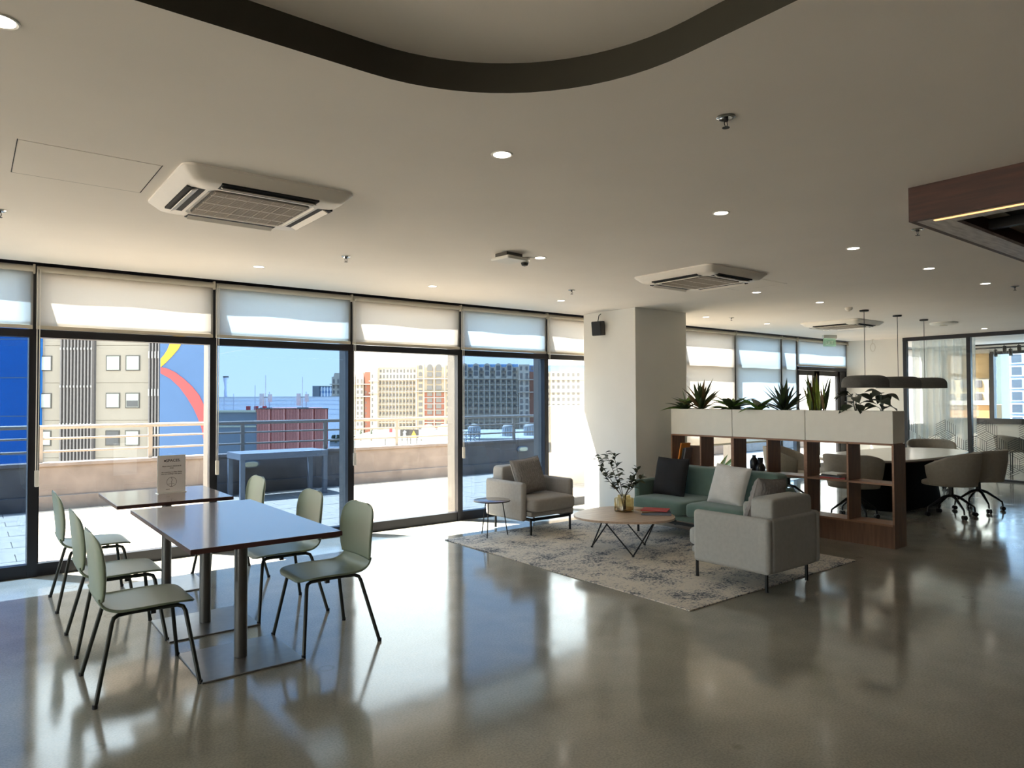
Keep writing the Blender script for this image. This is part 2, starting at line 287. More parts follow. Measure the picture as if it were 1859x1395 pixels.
tag(bx('trim_2', 'anod', -10, 19.3, YW-.04, YW+.04, ZC-.04, ZC+.17), 'dark header beam above the window wall', 'beam', kind='structure')
# room walls
wb = MB(); wb.box(-10.1, -10, -4.1, YW, 2.6, ZC+.15)
for y in (-4.1, -2.2, -.3, 1.6, 3.5, 5.4, 7.3): wb.box(-10.1, -10, y, y+.12, 0, 2.6)
tag(wb.build('wall_left', 'wall'), 'open wall added at the left end of the lounge to let daylight in, out of view', 'wall', kind='structure')  # unseen posts without glass, added so daylight enters from the left
tag(bx('wall_back', 'canopy', -10, 15.2, -4.1, -4, 0, ZC+.15), 'wall behind the camera in dark wood to hold back light, out of view', 'wall', kind='structure')  # unseen wall, dark wood chosen so it throws back little light
tw = MB(); tw.box(-24, -10.1, -14, 12.2, -.3, -.04); tw.box(-10.1, -2.5, YW+.05, 12.2, -.3, -.04)
tag(tw.build('terrace_bounce_slab', 'paver'), 'terrace slab added left of the lounge to bounce sunlight in, out of view', 'paving', kind='structure')  # unseen paving, added to reflect sunlight up into the room
XR = 15.12
tag(bx('wall_right', 'wall', XR, XR+.14, 6.32, 7.53, 0, ZC), 'pale painted wall between the glass door and the glass partition', 'wall', kind='structure')
tag(bx('wall_right_2', 'wall', XR, XR+.14, -4, 1.6, 0, ZC), 'painted wall at the far right of the lounge', 'wall', kind='structure')
tag(bx('column', 'wall', 7.02, 8.09, 6.31, 7.30, 0, ZC, bevel=.004), 'square beige painted column standing behind the grey armchair', 'column', kind='structure')
# window wall --------------------------------------------------------------
XM = [x-.055 for x in (-10.05, -8.58, -7.06, -5.54, -4.03, -2.52, -1.0, .52, 2.04, 3.55, 5.06, 6.53, 8.03, 9.54, 11.06, 12.58, 13.15)]+[15.12]  # leftmost bays are unseen, added to lengthen the room for side light
BLUE = {0: 1, 2: 1, 4: 1, 6: 1, 10: 1, 11: 1, 12: 1, -2: 1}
ordn = ['', 'first', 'second', 'third', 'fourth', 'fifth', 'sixth', 'seventh', 'eighth', 'ninth', 'tenth', 'eleventh', 'twelfth', 'thirteenth', 'fourteenth', 'fifteenth', 'sixteenth', 'seventeenth', 'eighteenth']
for q in range(len(XM)-1):
    i = q-4; x0, x1 = XM[q], XM[q+1]; door = i == 12; g = 'gclear' if (door or i not in BLUE) else 'gblue'
    tint = 'blue tinted' if g == 'gblue' else 'clear'
    wlab = {2: 'blue tinted window bay at the left edge facing the blue building', 3: 'clear window bay facing the cream building behind the small table', 4: 'blue tinted window bay in front of the outdoor table',
            5: 'clear window bay facing the hotel left of the blue bay', 6: 'blue tinted window bay behind the grey armchair and side table', 7: 'clear window bay beside the column', 9: 'window bay covered by a cream blind right of the column', 10: 'window bay covered by a bluish blind behind the planters',
            11: 'narrow window bay beside the glass double door'}.get(i, tint+' window bay outside the picture, %s from the left end' % ordn[q+1])
    if door:
        W = empty('door_1', ((x0+x1)/2, YW, 0), 'dark framed glass double door to the terrace', 'door', kind='structure')
    else: W = empty('window_%d' % (q+1), ((x0+x1)/2, YW, 0), wlab, 'window', kind='structure')
    h = (x1-x0)/2; a = .037
    bx('mullion', 'anod', h-a, h+a, -.075, .0, 0, ZC, W)
    if i not in (11,): bx('mullion_fin', 'fin', h-.035, h+.035, .0, .17, 0, ZC-.04, W)
    bx('transom', 'anod', -h+a, h-a, -.05 if i in (9, 10, 11) else -.095, .03, 2.125, 2.195, W)
    bx('sill', 'anod', -h+a, h-a, -.06, .03, 0, .11, W); bx('head_frame', 'anod', -h+a, h-a, -.03, .02, 2.69, 2.74, W)
    bx('upper_pane', 'gblueup' if g == 'gblue' or door else g, -h+a, h-a, -.006, .006, 2.195, 2.69, W)
    if door:
        for s, (d0, d1) in enumerate(((-h+a, -.19), (-.19, h-.26))):
            L_ = bx('door_leaf', 'anod', d0, d0+.10, -.05, .0, .0, 2.12, W); bx('door_stile', 'anod', d1-.10, d1, -.05, .0, 0, 2.12, W)
            bx('door_rail', 'anod', d0, d1, -.05, .0, 2.02, 2.12, W); bx('door_rail', 'anod', d0, d1, -.05, .0, 0, .2, W); bx('pane', g, d0+.1, d1-.1, -.03, -.02, .2, 2.02, W)
            MB().tube([(d1-.05 if s == 0 else d0+.05, -.05, .9), (d1-.05 if s == 0 else d0+.05, -.11, .9), (d1-.05 if s == 0 else d0+.05, -.11, 1.3), (d1-.05 if s == 0 else d0+.05, -.05, 1.3)], .012).build('door_handle', 'chrome', W, smooth=True)
        bx('door_jamb', 'anod', h-.26, h-a, -.06, .02, 0, 2.12, W)
    else:
        bx('lower_pane', 'gblueup' if i in (10, 11) else g, -h+a, h-a, -.006, .006, .11, 2.125, W)
        bx('gasket', 'gasket', -h+a, -h+a+.012, -.03, .0, .11, 2.125, W)
    if i in (8,): continue
    # roller blind of this bay
    bl = {2: 'bluish roller blind at the left edge above the blue building', 3: 'cream roller blind second from the left above the cream building', 4: 'bluish roller blind above the bay of the outdoor table', 5: 'cream roller blind above the hotel view',
          6: 'bluish roller blind above the bay behind the armchair', 7: 'cream roller blind in the narrow gap left of the column', 9: 'long cream roller blind right of the column behind the planters', 10: 'long bluish roller blind behind the middle planter', 11: 'narrow long bluish roller blind next to the glass door', 12: 'short bluish roller blind above the glass double door'}.get(i)
    if not bl: continue
    zb = {9: .72, 10: .72, 11: .72}.get(i, 2.195)
    B = empty('roller_blind', ((x0+x1)/2, 7.49, ZC), bl, 'blind', group='roller blinds along the window wall')
    hw = h-.012
    def fab(u, v, hw=hw, zb=zb, i=i): return (-hw+2*hw*u, .006*math.sin(3*u*PI+i)*(v), -.06+(zb+.025-ZC+.06)*v)
    MB().grid(fab, 12, 10).build('fabric', 'blind', B, smooth=True, solid=.0012)
    bx('bottom_rail', 'rail', -hw, hw, -.012, .012, zb-ZC+.003, zb-ZC+.036, B, bevel=.004)
    MB().tube([(-hw, -.01, -.045), (hw, -.01, -.045)], .028, 14).build('roller', 'rail', B, smooth=True)
    bx('end_bracket', 'rail', hw-.004, hw+.012, -.045, .03, -.09, -.01, B)
    if i in (2, 3, 4, 5, 6, 7):
        hz = .86
        c1 = MB(); xs = -hw+.005
        c1.tube([(xs, -.035, -.05), (xs, -.035, hz-ZC+.08)], .0035, 6); c1.tube([(xs+.022, -.035, -.05), (xs+.016, -.035, hz-ZC+.08)], .0035, 6); c1.build('cord', 'cord', B)
        bx('cord_weight', 'cord', xs-.008, xs+.026, -.048, -.022, hz-ZC-.06, hz-ZC+.085, B, bevel=.006)
# glass partition -----------------------------------------------------------
P = empty('glass_partition', (XR, 4, 0), 'black framed glass partition with a printed line pattern at the right', 'partition', kind='structure')
bx('frame_rail', 'anod', -.03, .05, -2.4, 2.32, ZC-.075, ZC, P); bx('frame_rail', 'anod', -.03, .05, -2.4, 2.32, 0, .035, P)
for y in (2.28, 1.13, -.02, -1.2, -2.36): bx('frame_post', 'anod', -.035, .055, y-.035, y+.035, .035, ZC-.07, P)
for y0, y1 in ((1.165, 2.245), (.015, 1.095), (-1.165, -.055), (-2.325, -1.235)): bx('pane', 'gpart', 0, .01, y0, y1, .035, ZC-.075, P)
fm = MB(); s_ = .2; wl = .0075
def seg2(p, q):
    d = Vector((q[0]-p[0], q[1]-p[1])); 
    if d.length < 1e-4: return
    nn = Vector((-d.y, d.x)).normalized()*wl/2
    fm.add([(-.006, p[0]+nn.x, p[1]+nn.y), (-.006, p[0]-nn.x, p[1]-nn.y), (-.006, q[0]-nn.x, q[1]-nn.y), (-.006, q[0]+nn.x, q[1]+nn.y)], [(0, 1, 2, 3)])
ew = [Vector((math.cos(math.radians(a)), math.sin(math.radians(a))))*s_ for a in (90, 210, 330)]
for r in range(0, 5):
    for c in range(-8, 8):
        o_ = Vector((c*s_*math.sqrt(3)+(r % 2)*s_*math.sqrt(3)/2, r*s_*1.5+.02))
        if r == 3 and (c % 2) or r == 4: continue
        for a, b in ((0, 1), (1, 2), (2, 0)):
            for k in range(6):
                p = o_+ew[b]*(k/5); q = p+ew[a]
                if min(p.y, q.y) < .04 or min(p.x, q.x) < -2.3 or max(p.x, q.x) > 2.24: continue
                seg2((p.x, p.y), (q.x, q.y))
fo = fm.build('film_pattern', 'film', P); fo['kind'] = 'stuff'
# meeting room beyond
X2 = 19.0
mw = MB(); mw.box(X2, X2+.15, 1.6, 7.6, 0, 1.0); mw.box(X2, X2+.15, 1.6, 7.6, 2.62, ZC); mw.box(X2, X2+.15, 7.0, 7.6, 1.0, 2.62); mw.box(X2, X2+.15, 1.6, 2.6, 1.0, 2.62)
tag(mw.build('wall_right_3', 'wall'), 'cream wall below the window of the meeting room', 'wall', kind='structure')
tag(bx('wall_right_5', 'wall', XR+.14, X2, YW-.1, YW, 0, .9), 'low wall added under the pale blind of the meeting room', 'wall', kind='structure')  # added with the blind above to close off the open sky
tag(MB().grid(lambda u, v: (u*(X2-XR-.2), 0, .9+1.85*v), 4, 4).build('roller_blind', 'blind', None, loc=(XR+.17, YW-.03, 0), solid=.002), 'wide pale blind added behind the curtain to dim the sky in the meeting room', 'blind')  # added sheet with no glazing behind it, dims the bare sky
tag(bx('wall_right_4', 'wall', XR+.14, X2+.15, 1.5, 1.6, 0, ZC), 'side wall of the meeting room out of view', 'wall', kind='structure')
W = empty('window_20', (X2, 5, 0), 'dark framed window of the meeting room facing the apartment tower', 'window', kind='structure')
bx('sill', 'anod', -.05, .1, -2.4, 2.0, .93, 1.06, W); bx('head_frame', 'anod', -.02, .1, -2.4, 2.0, 2.56, 2.63, W)
for y in (-2.37, -.55, .98, 1.97): bx('mullion', 'anod', -.04, .12, y-.05, y+.05, 1.06, 2.56, W)
for k, (y0, y1) in enumerate(((-2.32, -.6), (-.5, .93), (1.03, 1.92))): bx('pane', 'gclear' if k == 2 else 'gblueup', .03, .04, y0, y1, 1.06, 2.56, W)
B = empty('roller_blind', (X2-.07, 6.47, 2.62), 'tan roller blind half lowered in the meeting room', 'blind')
MB().grid(lambda u, v: (0, -.46+.92*u, -.62*v), 4, 4).build('fabric', 'blindtan', B, solid=.002); bx('bottom_rail', 'rail', -.01, .01, -.46, .46, -.645, -.615, B); bx('cassette', 'rail', -.03, .03, -.47, .47, -.03, .04, B)
# ================================================================ TERRACE
T = empty('terrace_floor', (0, YW, 0), 'sunlit terrace paving of pale rectangular pavers outside the windows', 'paving', kind='structure')
bx('bedding', 'joint', -2.5, 22, .04, 4.9, -.3, -.05, T)
pm = None; cnt = 0
pw, pl = .60, .40
for r in range(11):
    for c in range(27):
        x = -2.6+c*pw+(r % 2)*pw/2; y = .06+r*pl
        if pm is None:
            po = MB().box(.004, pw-.004, .004, pl-.004, -.06, 0).build('paver', 'paver', T); pm = po.data
        else:
            po = bpy.data.objects.new('paver', pm); col.objects.link(po); po.parent = T
        po.location = (x, y, -.02+random.uniform(-.0015, .0015))
YP = 12.2
pr = MB(); pr.box(-8, 22, YP, YP+.22, -.3, .60); pw_ = pr.build('wall_terrace', 'conc'); tag(pw_, 'low weathered concrete parapet wall at the edge of the terrace', 'parapet', kind='structure')
bx('coping', 'conc', -8, 22, YP-.03, YP+.25, .60, .65, pw_, bevel=.006); bx('skirting', 'conc', -8, 22, YP-.05, YP, -.04, .17, pw_, bevel=.006)
RL = empty('terrace_railing', (0, YP+.1, .65), 'galvanised tube railing on top of the parapet wall', 'railing')
for z, r in ((.52, .032), (.35, .017), (.16, .017)): MB().tube([(-8, 0, z), (22, 0, z)], r, 10).build('rail', 'steel', RL, smooth=True)
for x in (-3.6, -2.1, -.6, .85, 2.3, 3.73, 5.22, 6.7, 8.17, 9.65, 11.15, 12.6, 14.1): bx('post', 'steel', x-.03, x+.03, -.02, .02, 0, .5, RL)
for k, (x, z, l) in enumerate(((3.83, .46, 'oval bulkhead lamp on the parapet below the outdoor table'), (9.8, .44, 'oval bulkhead lamp on the parapet behind the grey armchair'))):
    L_ = empty('bulkhead_lamp', (x, YP, z), l, 'lamp', group='bulkhead lamps on the parapet')
    def oval(a, b, n=24): return [(a*math.copysign(abs(math.cos(2*PI*i/n))**.6, math.cos(2*PI*i/n)), b*math.copysign(abs(math.sin(2*PI*i/n))**.8, math.sin(2*PI*i/n))) for i in range(n)]
    MB().prism(oval(.15, .065), -.045, 0, 'y').build('housing', 'outtab', L_, bevel=.008); MB().prism(oval(.115, .045), -.075, -.04, 'y').build('lens', 'lampy', L_, bevel=.012)
tag(bx('wall_terrace_end', 'roofw2', 8.2, 10.6, 9.5, 9.7, -.05, 1.43), 'white sunlit wall on the terrace beside the column bay', 'wall', kind='structure')
OT = empty('outdoor_table', (4.1, 11.6, -.02), 'grey slatted outdoor table standing on the terrace by the parapet', 'table')
for k in range(9): bx('slat', 'outtab', -.72, .72, -.36+k*.08, -.36+k*.08+.074, .70, .73, OT)
for sx in (-1, 1):
    for sy in (-1, 1): bx('leg', 'outtab', sx*.68-.035, sx*.68+.035, sy*.32-.035, sy*.32+.035, 0, .64, OT)
ap = MB(); ap.box(-.72, .72, -.36, -.33, .63, .70); ap.box(-.72, .72, .33, .36, .63, .70); ap.box(-.72, -.69, -.33, .33, .63, .70); ap.box(.69, .72, -.33, .33, .63, .70); ap.build('apron', 'outtab', OT)
# ================================================================ CITY
FH = Vector((math.cos(YAW), math.sin(YAW), 0)); RH = Vector((math.sin(YAW), -math.cos(YAW), 0))
def uz(px, py, D):
    """sideways offset and height of what stands D metres ahead and shows at this pixel"""
    d = FW+RT*((px-929.5)/FPX)+UP*((697.5-py)/FPX); p = d*(D/d.dot(FH)); return p.dot(RH), CAMZ+p.z
def building(name, D, label, cat='building', group=None, kind=None):
    return empty(name, FH*D, label, cat, YAW-PI/2, group, kind)
def fbox(name, m, Bd, D, x0, x1, ya, yb, d0=0., d1=1.):
    (u0, z1), (u1, z0) = uz(x0, ya, D), uz(x1, yb, D); return bx(name, m, u0, u1, d0, d1, z0, z1, Bd)
tag(bx('ground', 'ground', -900, 1500, 13.5, 2200, -26, -25), 'pale city ground far below the terrace', 'ground', kind='structure')
# blue and cream office building
D = 60
Bd = building('office_building', D, 'cream and blue clad office building with a painted mural at the left')
U0 = uz(-420, 724, D)[0]; ub, uc0, uc1 = uz(70, 700, D)[0], uz(290, 700, D)[0], uz(372, 700, D)[0]
bx('wall', 'bluew', U0, ub, 0, 14, -25, 22, Bd)
bx('wall', 'cream', ub, uc0, .5, 10, -25, 22, Bd); MB().prism([(uc0, 0), (uc1, 0), (uc1-6.6, 14), (uc0-7.2, 14)], -25, 22).build('wall', 'bluew2', Bd)
for k in range(7): 
    zz = uz(30, 686+70*(k-3), D)[1]; bx('seam', 'bluegrey', U0, ub, -.02, 0, zz-.03, zz+.03, Bd)
def u_(x): return uz(x, 724, D)[0]
def z_(y, x=230): return uz(x, y, D)[1]
rows = [(-3, 449), (-2, 519), (-1, 589), (0, 659), (1, 728), (2, 797), (3, 866), (4, 935)]
rowy = [452, 521, 590, 626, 695, 763, 832]     # floor seams
# cladding panels between the louvre bands
for x0, x1 in ((74, 106), (168, 267)):
    for fl in range(-3, 4):
        ya, yb = 695+68.5*(fl-1), 695+68.5*fl
        bx('panel', 'cream', u_(x0)+.02, u_(x1)-.02, .44, .5, z_(yb)+.02, z_(ya)-.02, Bd)
for fl in range(-2, 3):
    yc = 659+68.5*fl
    for xa, xb in ((58, 88), (187, 213), (223, 249)):
        wd = bx('window', 'wing', u_(xa), u_(xb), .38, .46, z_(yc+14), z_(yc-14), Bd)
        q = random.random(); bx('window_glass', 'pane' if q < .97 else 'paned', u_(xa)+.09, u_(xb)-.09, .36, .40, z_(yc+14)+.09, z_(yc-14)-.09, wd)
    if fl in (1,): bx('window_blind', 'paned', u_(223)+.12, u_(249)-.12, .34, .38, z_(yc+14)+.12, z_(yc), Bd)
for x0, x1, n_ in ((106, 168, 10), (267, 290, 4)):
    bx('louvre_backing', 'slatd', u_(x0), u_(x1), .42, .5, -10, 12, Bd)
    for k in range(n_):
        ua = u_(x0+(x1-x0)*(k+.25)/n_); ubb = u_(x0+(x1-x0)*(k+.65)/n_); bx('louvre', 'slat', ua, ubb, .05, .4, -10, 12, Bd)
        for fl in range(-1, 3):
            yy = 626+68.5*fl+5 if n_ == 10 else 640+68.5*fl-2; hh = 4 if n_ == 10 else 13
            bx('louvre_block', 'slatl', ua, ubb, .0, .1, z_(yy+(hh if n_ == 10 else hh)), z_(yy), Bd)
def ribbon(name, m, pts, Bd, D, d0, d1):
    P_ = [uz(x, y, D) for x, y in pts]; return MB().prism(P_, d0, d1, 'y').build(name, m, Bd)
ribbon('mural_ribbon', 'yellow', [(292, 652), (298, 645), (304, 636), (312, 617), (318, 596), (340, 596), (334, 616), (324, 634), (312, 648), (300, 660), (292, 667)], Bd, D, -.06, 0)
ribbon('mural_ribbon', 'coral', [(292, 667), (303, 669), (318, 676), (334, 688), (350, 703), (362, 718), (370, 735), (371.5, 760), (371.5, 800), (370, 800), (367, 780), (360, 760), (352, 742), (340, 722), (326, 703), (310, 688), (292, 678)], Bd, D, -.06, 0)
# low blue and red building
D = 45
Bd = building('low_building', D, 'low blue grey building with red corrugated panels behind the railing')
u_ = lambda x: uz(x, 724, D)[0]; z_ = lambda y: uz(480, y, D)[1]
MB().prism([(u_(372), .2), (u_(464), .2), (u_(464)-2.6, 8), (u_(372)-2.6, 8)], -25, z_(749)).build('wall', 'bluegrey', Bd); bx('roof_edge', 'roofl', u_(372), u_(464), 0, .5, z_(749), z_(745), Bd); bx('wall_band', 'roofl', u_(372), u_(464), .1, .25, z_(776), z_(773), Bd)
MB().prism([(u_(464), .2), (u_(594), .2), (u_(594)-2.6, 8), (u_(464)-2.6, 8)], -25, z_(743)).build('wall', 'redrib', Bd)
xs = [464, 491, 518, 544, 570, 594]
for k in range(5):
    pn = bx('panel', 'redpan', u_(xs[k])+.06, u_(xs[k+1])-.06, .08, .2, z_(850), z_(743.4), Bd)
    for q in range(7):
        a = u_(xs[k])+.12+(u_(xs[k+1])-u_(xs[k])-.24)*q/7; bx('rib', 'redrib', a, a+.03, .05, .1, z_(850), z_(743.6), pn)
bx('roof_coping', 'fin', u_(464), u_(594), 0, .4, z_(743), z_(741.6), Bd)
for x, s in ((428, .8), (443, .8), (459, .8)):
    q = MB().box(u_(x)-s*.12, u_(x)+s*.12, 2, 2.3, z_(746), z_(738)); q.build('roof_vent', 'coral', Bd)
zr_ = uz(480, 743, 45)[1]; zb_ = uz(480, 749, 45)[1]
for x, top, n_ in ((474, 697, 3), (541, 700, 2)):
    A = building('antenna_mast', 48, 'telecom antenna cluster on the roof %s' % ('left of centre of the low building' if n_ == 3 else 'at the right of the low building'), 'antenna', 'roof antennas')
    u5 = lambda x: uz(x, 724, 48)[0]; z5 = lambda y: uz(500, y, 48)[1]
    MB().tube([(u5(x+8), 0, zr_), (u5(x+8), 0, z5(top-15))], .025, 6).build('mast', 'white', A)
    bx('panel_antenna', 'white', u5(x-1), u5(x+5), -.2, .1, z5(737), z5(715), A); bx('panel_antenna', 'white', u5(x+14), u5(x+19), -.2, .1, z5(730), z5(716), A)
    MB().tube([(u5(x+15), 0, zr_), (u5(x+15), 0, z5(712))], .025, 6).build('mast', 'tower', A); bx('mast_bracket', 'fin', u5(x), u5(x+18), -.03, .03, z5(722), z5(721), A); bx('mast_foot', 'fin', u5(x), u5(x+18), -.2, .2, zr_, zr_+.06, A)
for x, top in ((407, 708), (424, 715), (463, 700)):
    A = building('lightning_rod', 47, 'thin rod on the low roof, %s' % {407: 'in front of the pale tower', 424: 'just right of the pale tower', 463: 'left of the antenna cluster'}[x], 'rod', 'thin roof rods')
    u5 = lambda x: uz(x, 724, 47)[0]; z5 = lambda y: uz(450, y, 47)[1]
    MB().tube([(u5(x), 0, zb_), (u5(x), 0, z5(top))], .018, 6).build('rod', 'tower', A); MB().lathe([(.15, 0), (.15, .06), (.04, .1)], (u5(x), 0, zb_), 8).build('rod_base', 'fin', A)
D = 130
Bd = building('warehouse', D, 'long white warehouse wall behind the red panels')
u_ = lambda x: uz(x, 724, D)[0]; z_ = lambda y: uz(500, y, D)[1]
MB().prism([(u_(395), 0), (u_(617), 0), (u_(617)-9, 30), (u_(395)-9, 30)], -25, z_(721.5)).build('wall', 'whitew', Bd); bx('parapet', 'whitel', u_(395), u_(617), -.3, .5, z_(721.5), z_(720.5), Bd)
for y in (728, 735, 744, 753, 764): bx('wall_seam', 'whitel', u_(395), u_(616.5), -.08, 0, z_(y+.5), z_(y), Bd)
D = 150
Bd = building('slender_tower', D, 'pale slender tower with a flared top', 'tower'); u0, zt = uz(410, 686, D); r = 2.6*D/FPX
MB().lathe([(r*1.35, -25), (r*1.35, zt-5.2), (r*1.2, zt-4.8), (r*1.05, zt-3.4), (r*.95, zt-2), (r*1.35, zt-.9), (r*1.75, zt-.5), (r*1.75, zt)], (u0, 0, 0), 12).build('shaft', 'tower', Bd, smooth=True); MB().lathe([(r*1.9, zt), (r*1.9, zt+.35)], (u0, 0, 0), 12).build('crown', 'fin', Bd)
D = 420
Bd = building('glass_tower', D, 'distant blue building with arched facade on the horizon')
u_ = lambda x: uz(x, 724, D)[0]; z_ = lambda y: uz(585, y, D)[1]
bx('wall', 'farblue', u_(569), u_(606), 0, 20, -25, z_(702), Bd); bx('corner_block', 'bluegrey', u_(569), u_(581), -2, 18, -25, z_(701), Bd); bx('roof', 'roofw', u_(581), u_(606), -1, 20, z_(702), z_(701), Bd)
for k in range(4):
    for q in range(2): MB().prism([(u_(584+k*5.4)+dx*.55, z_(709+q*10)+dz) for dx, dz in ((0, -1.2), (1, 0), (1, 1.4), (0, 2.4), (-1, 1.4), (-1, 0))], -.4, 0, 'y').build('arch', 'whitew', Bd)
# hotel ---------------------------------------------------------------------
D = 370
Bd = building('hotel', D, 'long arched cream hotel with rows of balconies beyond the terrace')
u_ = lambda x: uz(x, 724, D)[0]; z_ = lambda y: uz(800, y, D)[1]
meshes = {}
wcount = 0
stuffw = MB()
def hwin(x, y, w, h, m='hotwin', arch=False, d0=-.55):
    """one window of the hotel: top left pixel, size in pixels"""
    global wcount
    W_, H_ = w*D/FPX, h*D/FPX
    if wcount >= 296:
        x_, z0_ = u_(x+w/2), z_(y); stuffw.box(x_-W_/2, x_+W_/2, d0-.1, d0+.3, z0_-H_, z0_); return
    key = (round(W_, 2), round(H_, 2), arch, m)
    if key not in meshes:
        q = MB()
        if arch:
            n = 8; poly = [(-W_/2, -H_), (W_/2, -H_), (W_/2, -W_/2)]+[(W_/2*math.cos(PI*i/n), -W_/2+W_/2*math.sin(PI*i/n)) for i in range(1, n)]+[(-W_/2, -W_/2)]
            q.prism(poly, -.1, .3, 'y')
        else: q.box(-W_/2, W_/2, -.1, .3, -H_, 0)
        o = q.build('window', m, Bd); meshes[key] = o.data
    else: o = bpy.data.objects.new('window', meshes[key]); col.objects.link(o); o.parent = Bd
    o.location = (u_(x+w/2), d0, z_(y)); wcount += 1
def blk(name, m, x0, x1, y0, y1, d0, d1): return bx(name, m, u_(x0), u_(x1), d0, d1, z_(y1), z_(y0), Bd)
YB = 800
fl = 11.02
# left tower (600-645) and brick strip
blk('tower_wall', 'hotw', 604, 661, 684, YB, -2, 14); blk('brick_wall', 'hotb', 663, 675, 675, YB, -1, 14)
for xa in (606, 614, 649.5, 656.5): 
    hwin(xa, 688, 3.4, 8, arch=True, d0=-2)
    for k in range(9): hwin(xa, 699+k*9.6, 3.4, 6, d0=-2)
for k in range(9): hwin(664, 700+k*9.6, 2.2, 4.2, d0=-1)
for y in (697.5, 719.5): blk('cornice', 'hotw', 602, 675, y-.8, y+.8, -4, 0)
MB().prism([(u_(606), z_(684)), (u_(622), z_(684)), (u_(620), z_(677)), (u_(608), z_(677))], -1, 12, 'y').build('tower_crown', 'hotw', Bd)
MB().prism([(u_(646), z_(684)), (u_(661), z_(684)), (u_(659), z_(675)), (u_(648), z_(675))], -1, 12, 'y').build('tower_crown', 'hotw', Bd)
# turret 674-688
blk('turret_wall', 'hotw', 674.5, 687, 668, YB, -3, 14)
for k in range(11): hwin(677, 680+k*10.6, 2.6, 6.2, d0=-3, arch=(k == 0))
for y in (692, 713.5): blk('cornice', 'hotw', 673, 689, y-.7, y+.7, -5, 0)
# main wing 687-757
blk('wing_wall', 'hotw', 687, 757, 667, YB, .4, 16)
for r in range(10):
    y = 691.5+r*fl
    blk('balcony_slab', 'hotw', 687, 757, y+8.5, y+9.6, -.8, 1.6); blk('balcony_rail', 'hotrail', 687, 757, y+5.6, y+8.5, -.5, -.2)
    for k in range(11): hwin(689.2+k*6.15, y+1, 3.1, 4.4, d0=.4)
for k in range(12): blk('pier', 'hotw', 687+k*6.15, 687.9+k*6.15, 690, YB, -1, 1.6)
for k in range(11):
    hwin(689.2+k*6.15, 680.5, 3.1, 6, d0=.4)
    if k % 2: hwin(689.2+k*6.15, 670, 3, 7, d0=.4, arch=True)
    else: hwin(689.2+k*6.15, 671, 3.6, 5, d0=.4)
blk('cornice', 'hotw', 687, 757, 689, 690.5, -1.5, 1.6); blk('cornice', 'hotw', 687, 757, 666, 667.5, -.5, 1.6)
# arched pavilion 757-838
blk('pavilion_wall', 'hot', 757, 838, 664, YB, -3, 14); blk('pavilion_brick', 'hotb', 772, 808.5, 713, YB, -3.4, -2.8)
for xa in (761.5, 812):
    for k in range(12): hwin(xa, 661.5+14 + (k-1)*fl+ (0 if k else -1), 6.6, 7 if k > 1 else 8, d0=-3, arch=(k < 2))
    blk('gable', 'hotw', xa-3, xa+9.6, 657, 668, -2.9, 10)
for xa in (777, 793):
    hwin(xa, 662, 9.8, 12, d0=-3.4, arch=True); 
    for k in range(10): hwin(xa, 676.5+k*fl+(2 if k > 0 else 0), 9.4, 8, d0=-3.5)
MB().prism([(u_(773), z_(668)), (u_(808), z_(668)), (u_(808), z_(662)), (u_(800), z_(658)), (u_(790), z_(660)), (u_(781), z_(658)), (u_(773), z_(662))], -3.2, 10, 'y').build('gable', 'hotw', Bd)
for xa in (757, 770.5, 789, 808, 821): blk('pier', 'hotw', xa, xa+1.6, 664, YB, -4.2, -2.8)
for y in (688.5, 711.5): blk('cornice', 'hotw', 755, 838, y-.7, y+.7, -5, -2.8)
for r in range(9): blk('balcony_slab', 'hotw', 772, 808, 722+r*fl, 723+r*fl, -4.2, -3)
# right wing 838-942
blk('wing_wall', 'hotw', 838, 943, 667, YB, .4, 16)
for r in range(10):
    y = 689.3+r*fl
    blk('balcony_slab', 'hotw', 838, 943, y+8.7, y+9.8, -.8, 1.6); blk('balcony_rail', 'hotrail', 838, 943, y+5.4, y+8.7, -.5, -.2)
    for k in range(10): hwin(841+k*10.1, y+1.2, 4.4, 5, d0=.4)
for k in range(11): blk('pier', 'hotw', 838+k*10.1, 839.6+k*10.1, 688, YB, -1, 1.6)
for k in range(10):
    xa = 840.5+k*10.1
    if k % 2 == 0:
        n = 10; W_ = 5.6*D/FPX; cx, cz = u_(xa+3.6), z_(666)
        MB().prism([(cx-W_, z_(688)), (cx+W_, z_(688)), (cx+W_, cz)]+[(cx+W_*math.cos(PI*i/n), cz+W_*math.sin(PI*i/n)) for i in range(1, n)]+[(cx-W_, cz)], -1.4, 4, 'y').build('gable', 'hotw', Bd)
        hwin(xa, 664.5, 7.2, 9, d0=-1.4, arch=True); hwin(xa, 675, 7.2, 8, d0=-1.4)
    else:
        hwin(xa+1, 669, 4.4, 5, d0=.4); hwin(xa+1, 679, 4.4, 5, d0=.4); blk('balcony_rail', 'hotrail', xa-2, xa+8, 674, 677, -.5, -.2)
blk('cornice', 'hotw', 838, 943, 687.2, 688.8, -1.5, 1.6)
MB().prism([(z_(669), 0), (z_(661), 6), (z_(661), 14), (z_(669), 16)], u_(838), u_(941), 'x').build('mansard_roof', 'bluegrey', Bd, rot=(0, 0, 0)) if False else blk('mansard_roof', 'farblue', 838, 941, 661.5, 667, 3, 14)
blk('turret_wall', 'hotw', 942, 961, 663, YB, -2.5, 14); blk('brick_wall', 'hotb', 961, 970, 676, YB, -1, 14); blk('turret_wall', 'hotw', 970, 1064, 676, YB, -2.5, 14); blk('mansard_roof', 'farblue', 942, 1064, 664, 676, 2, 14)
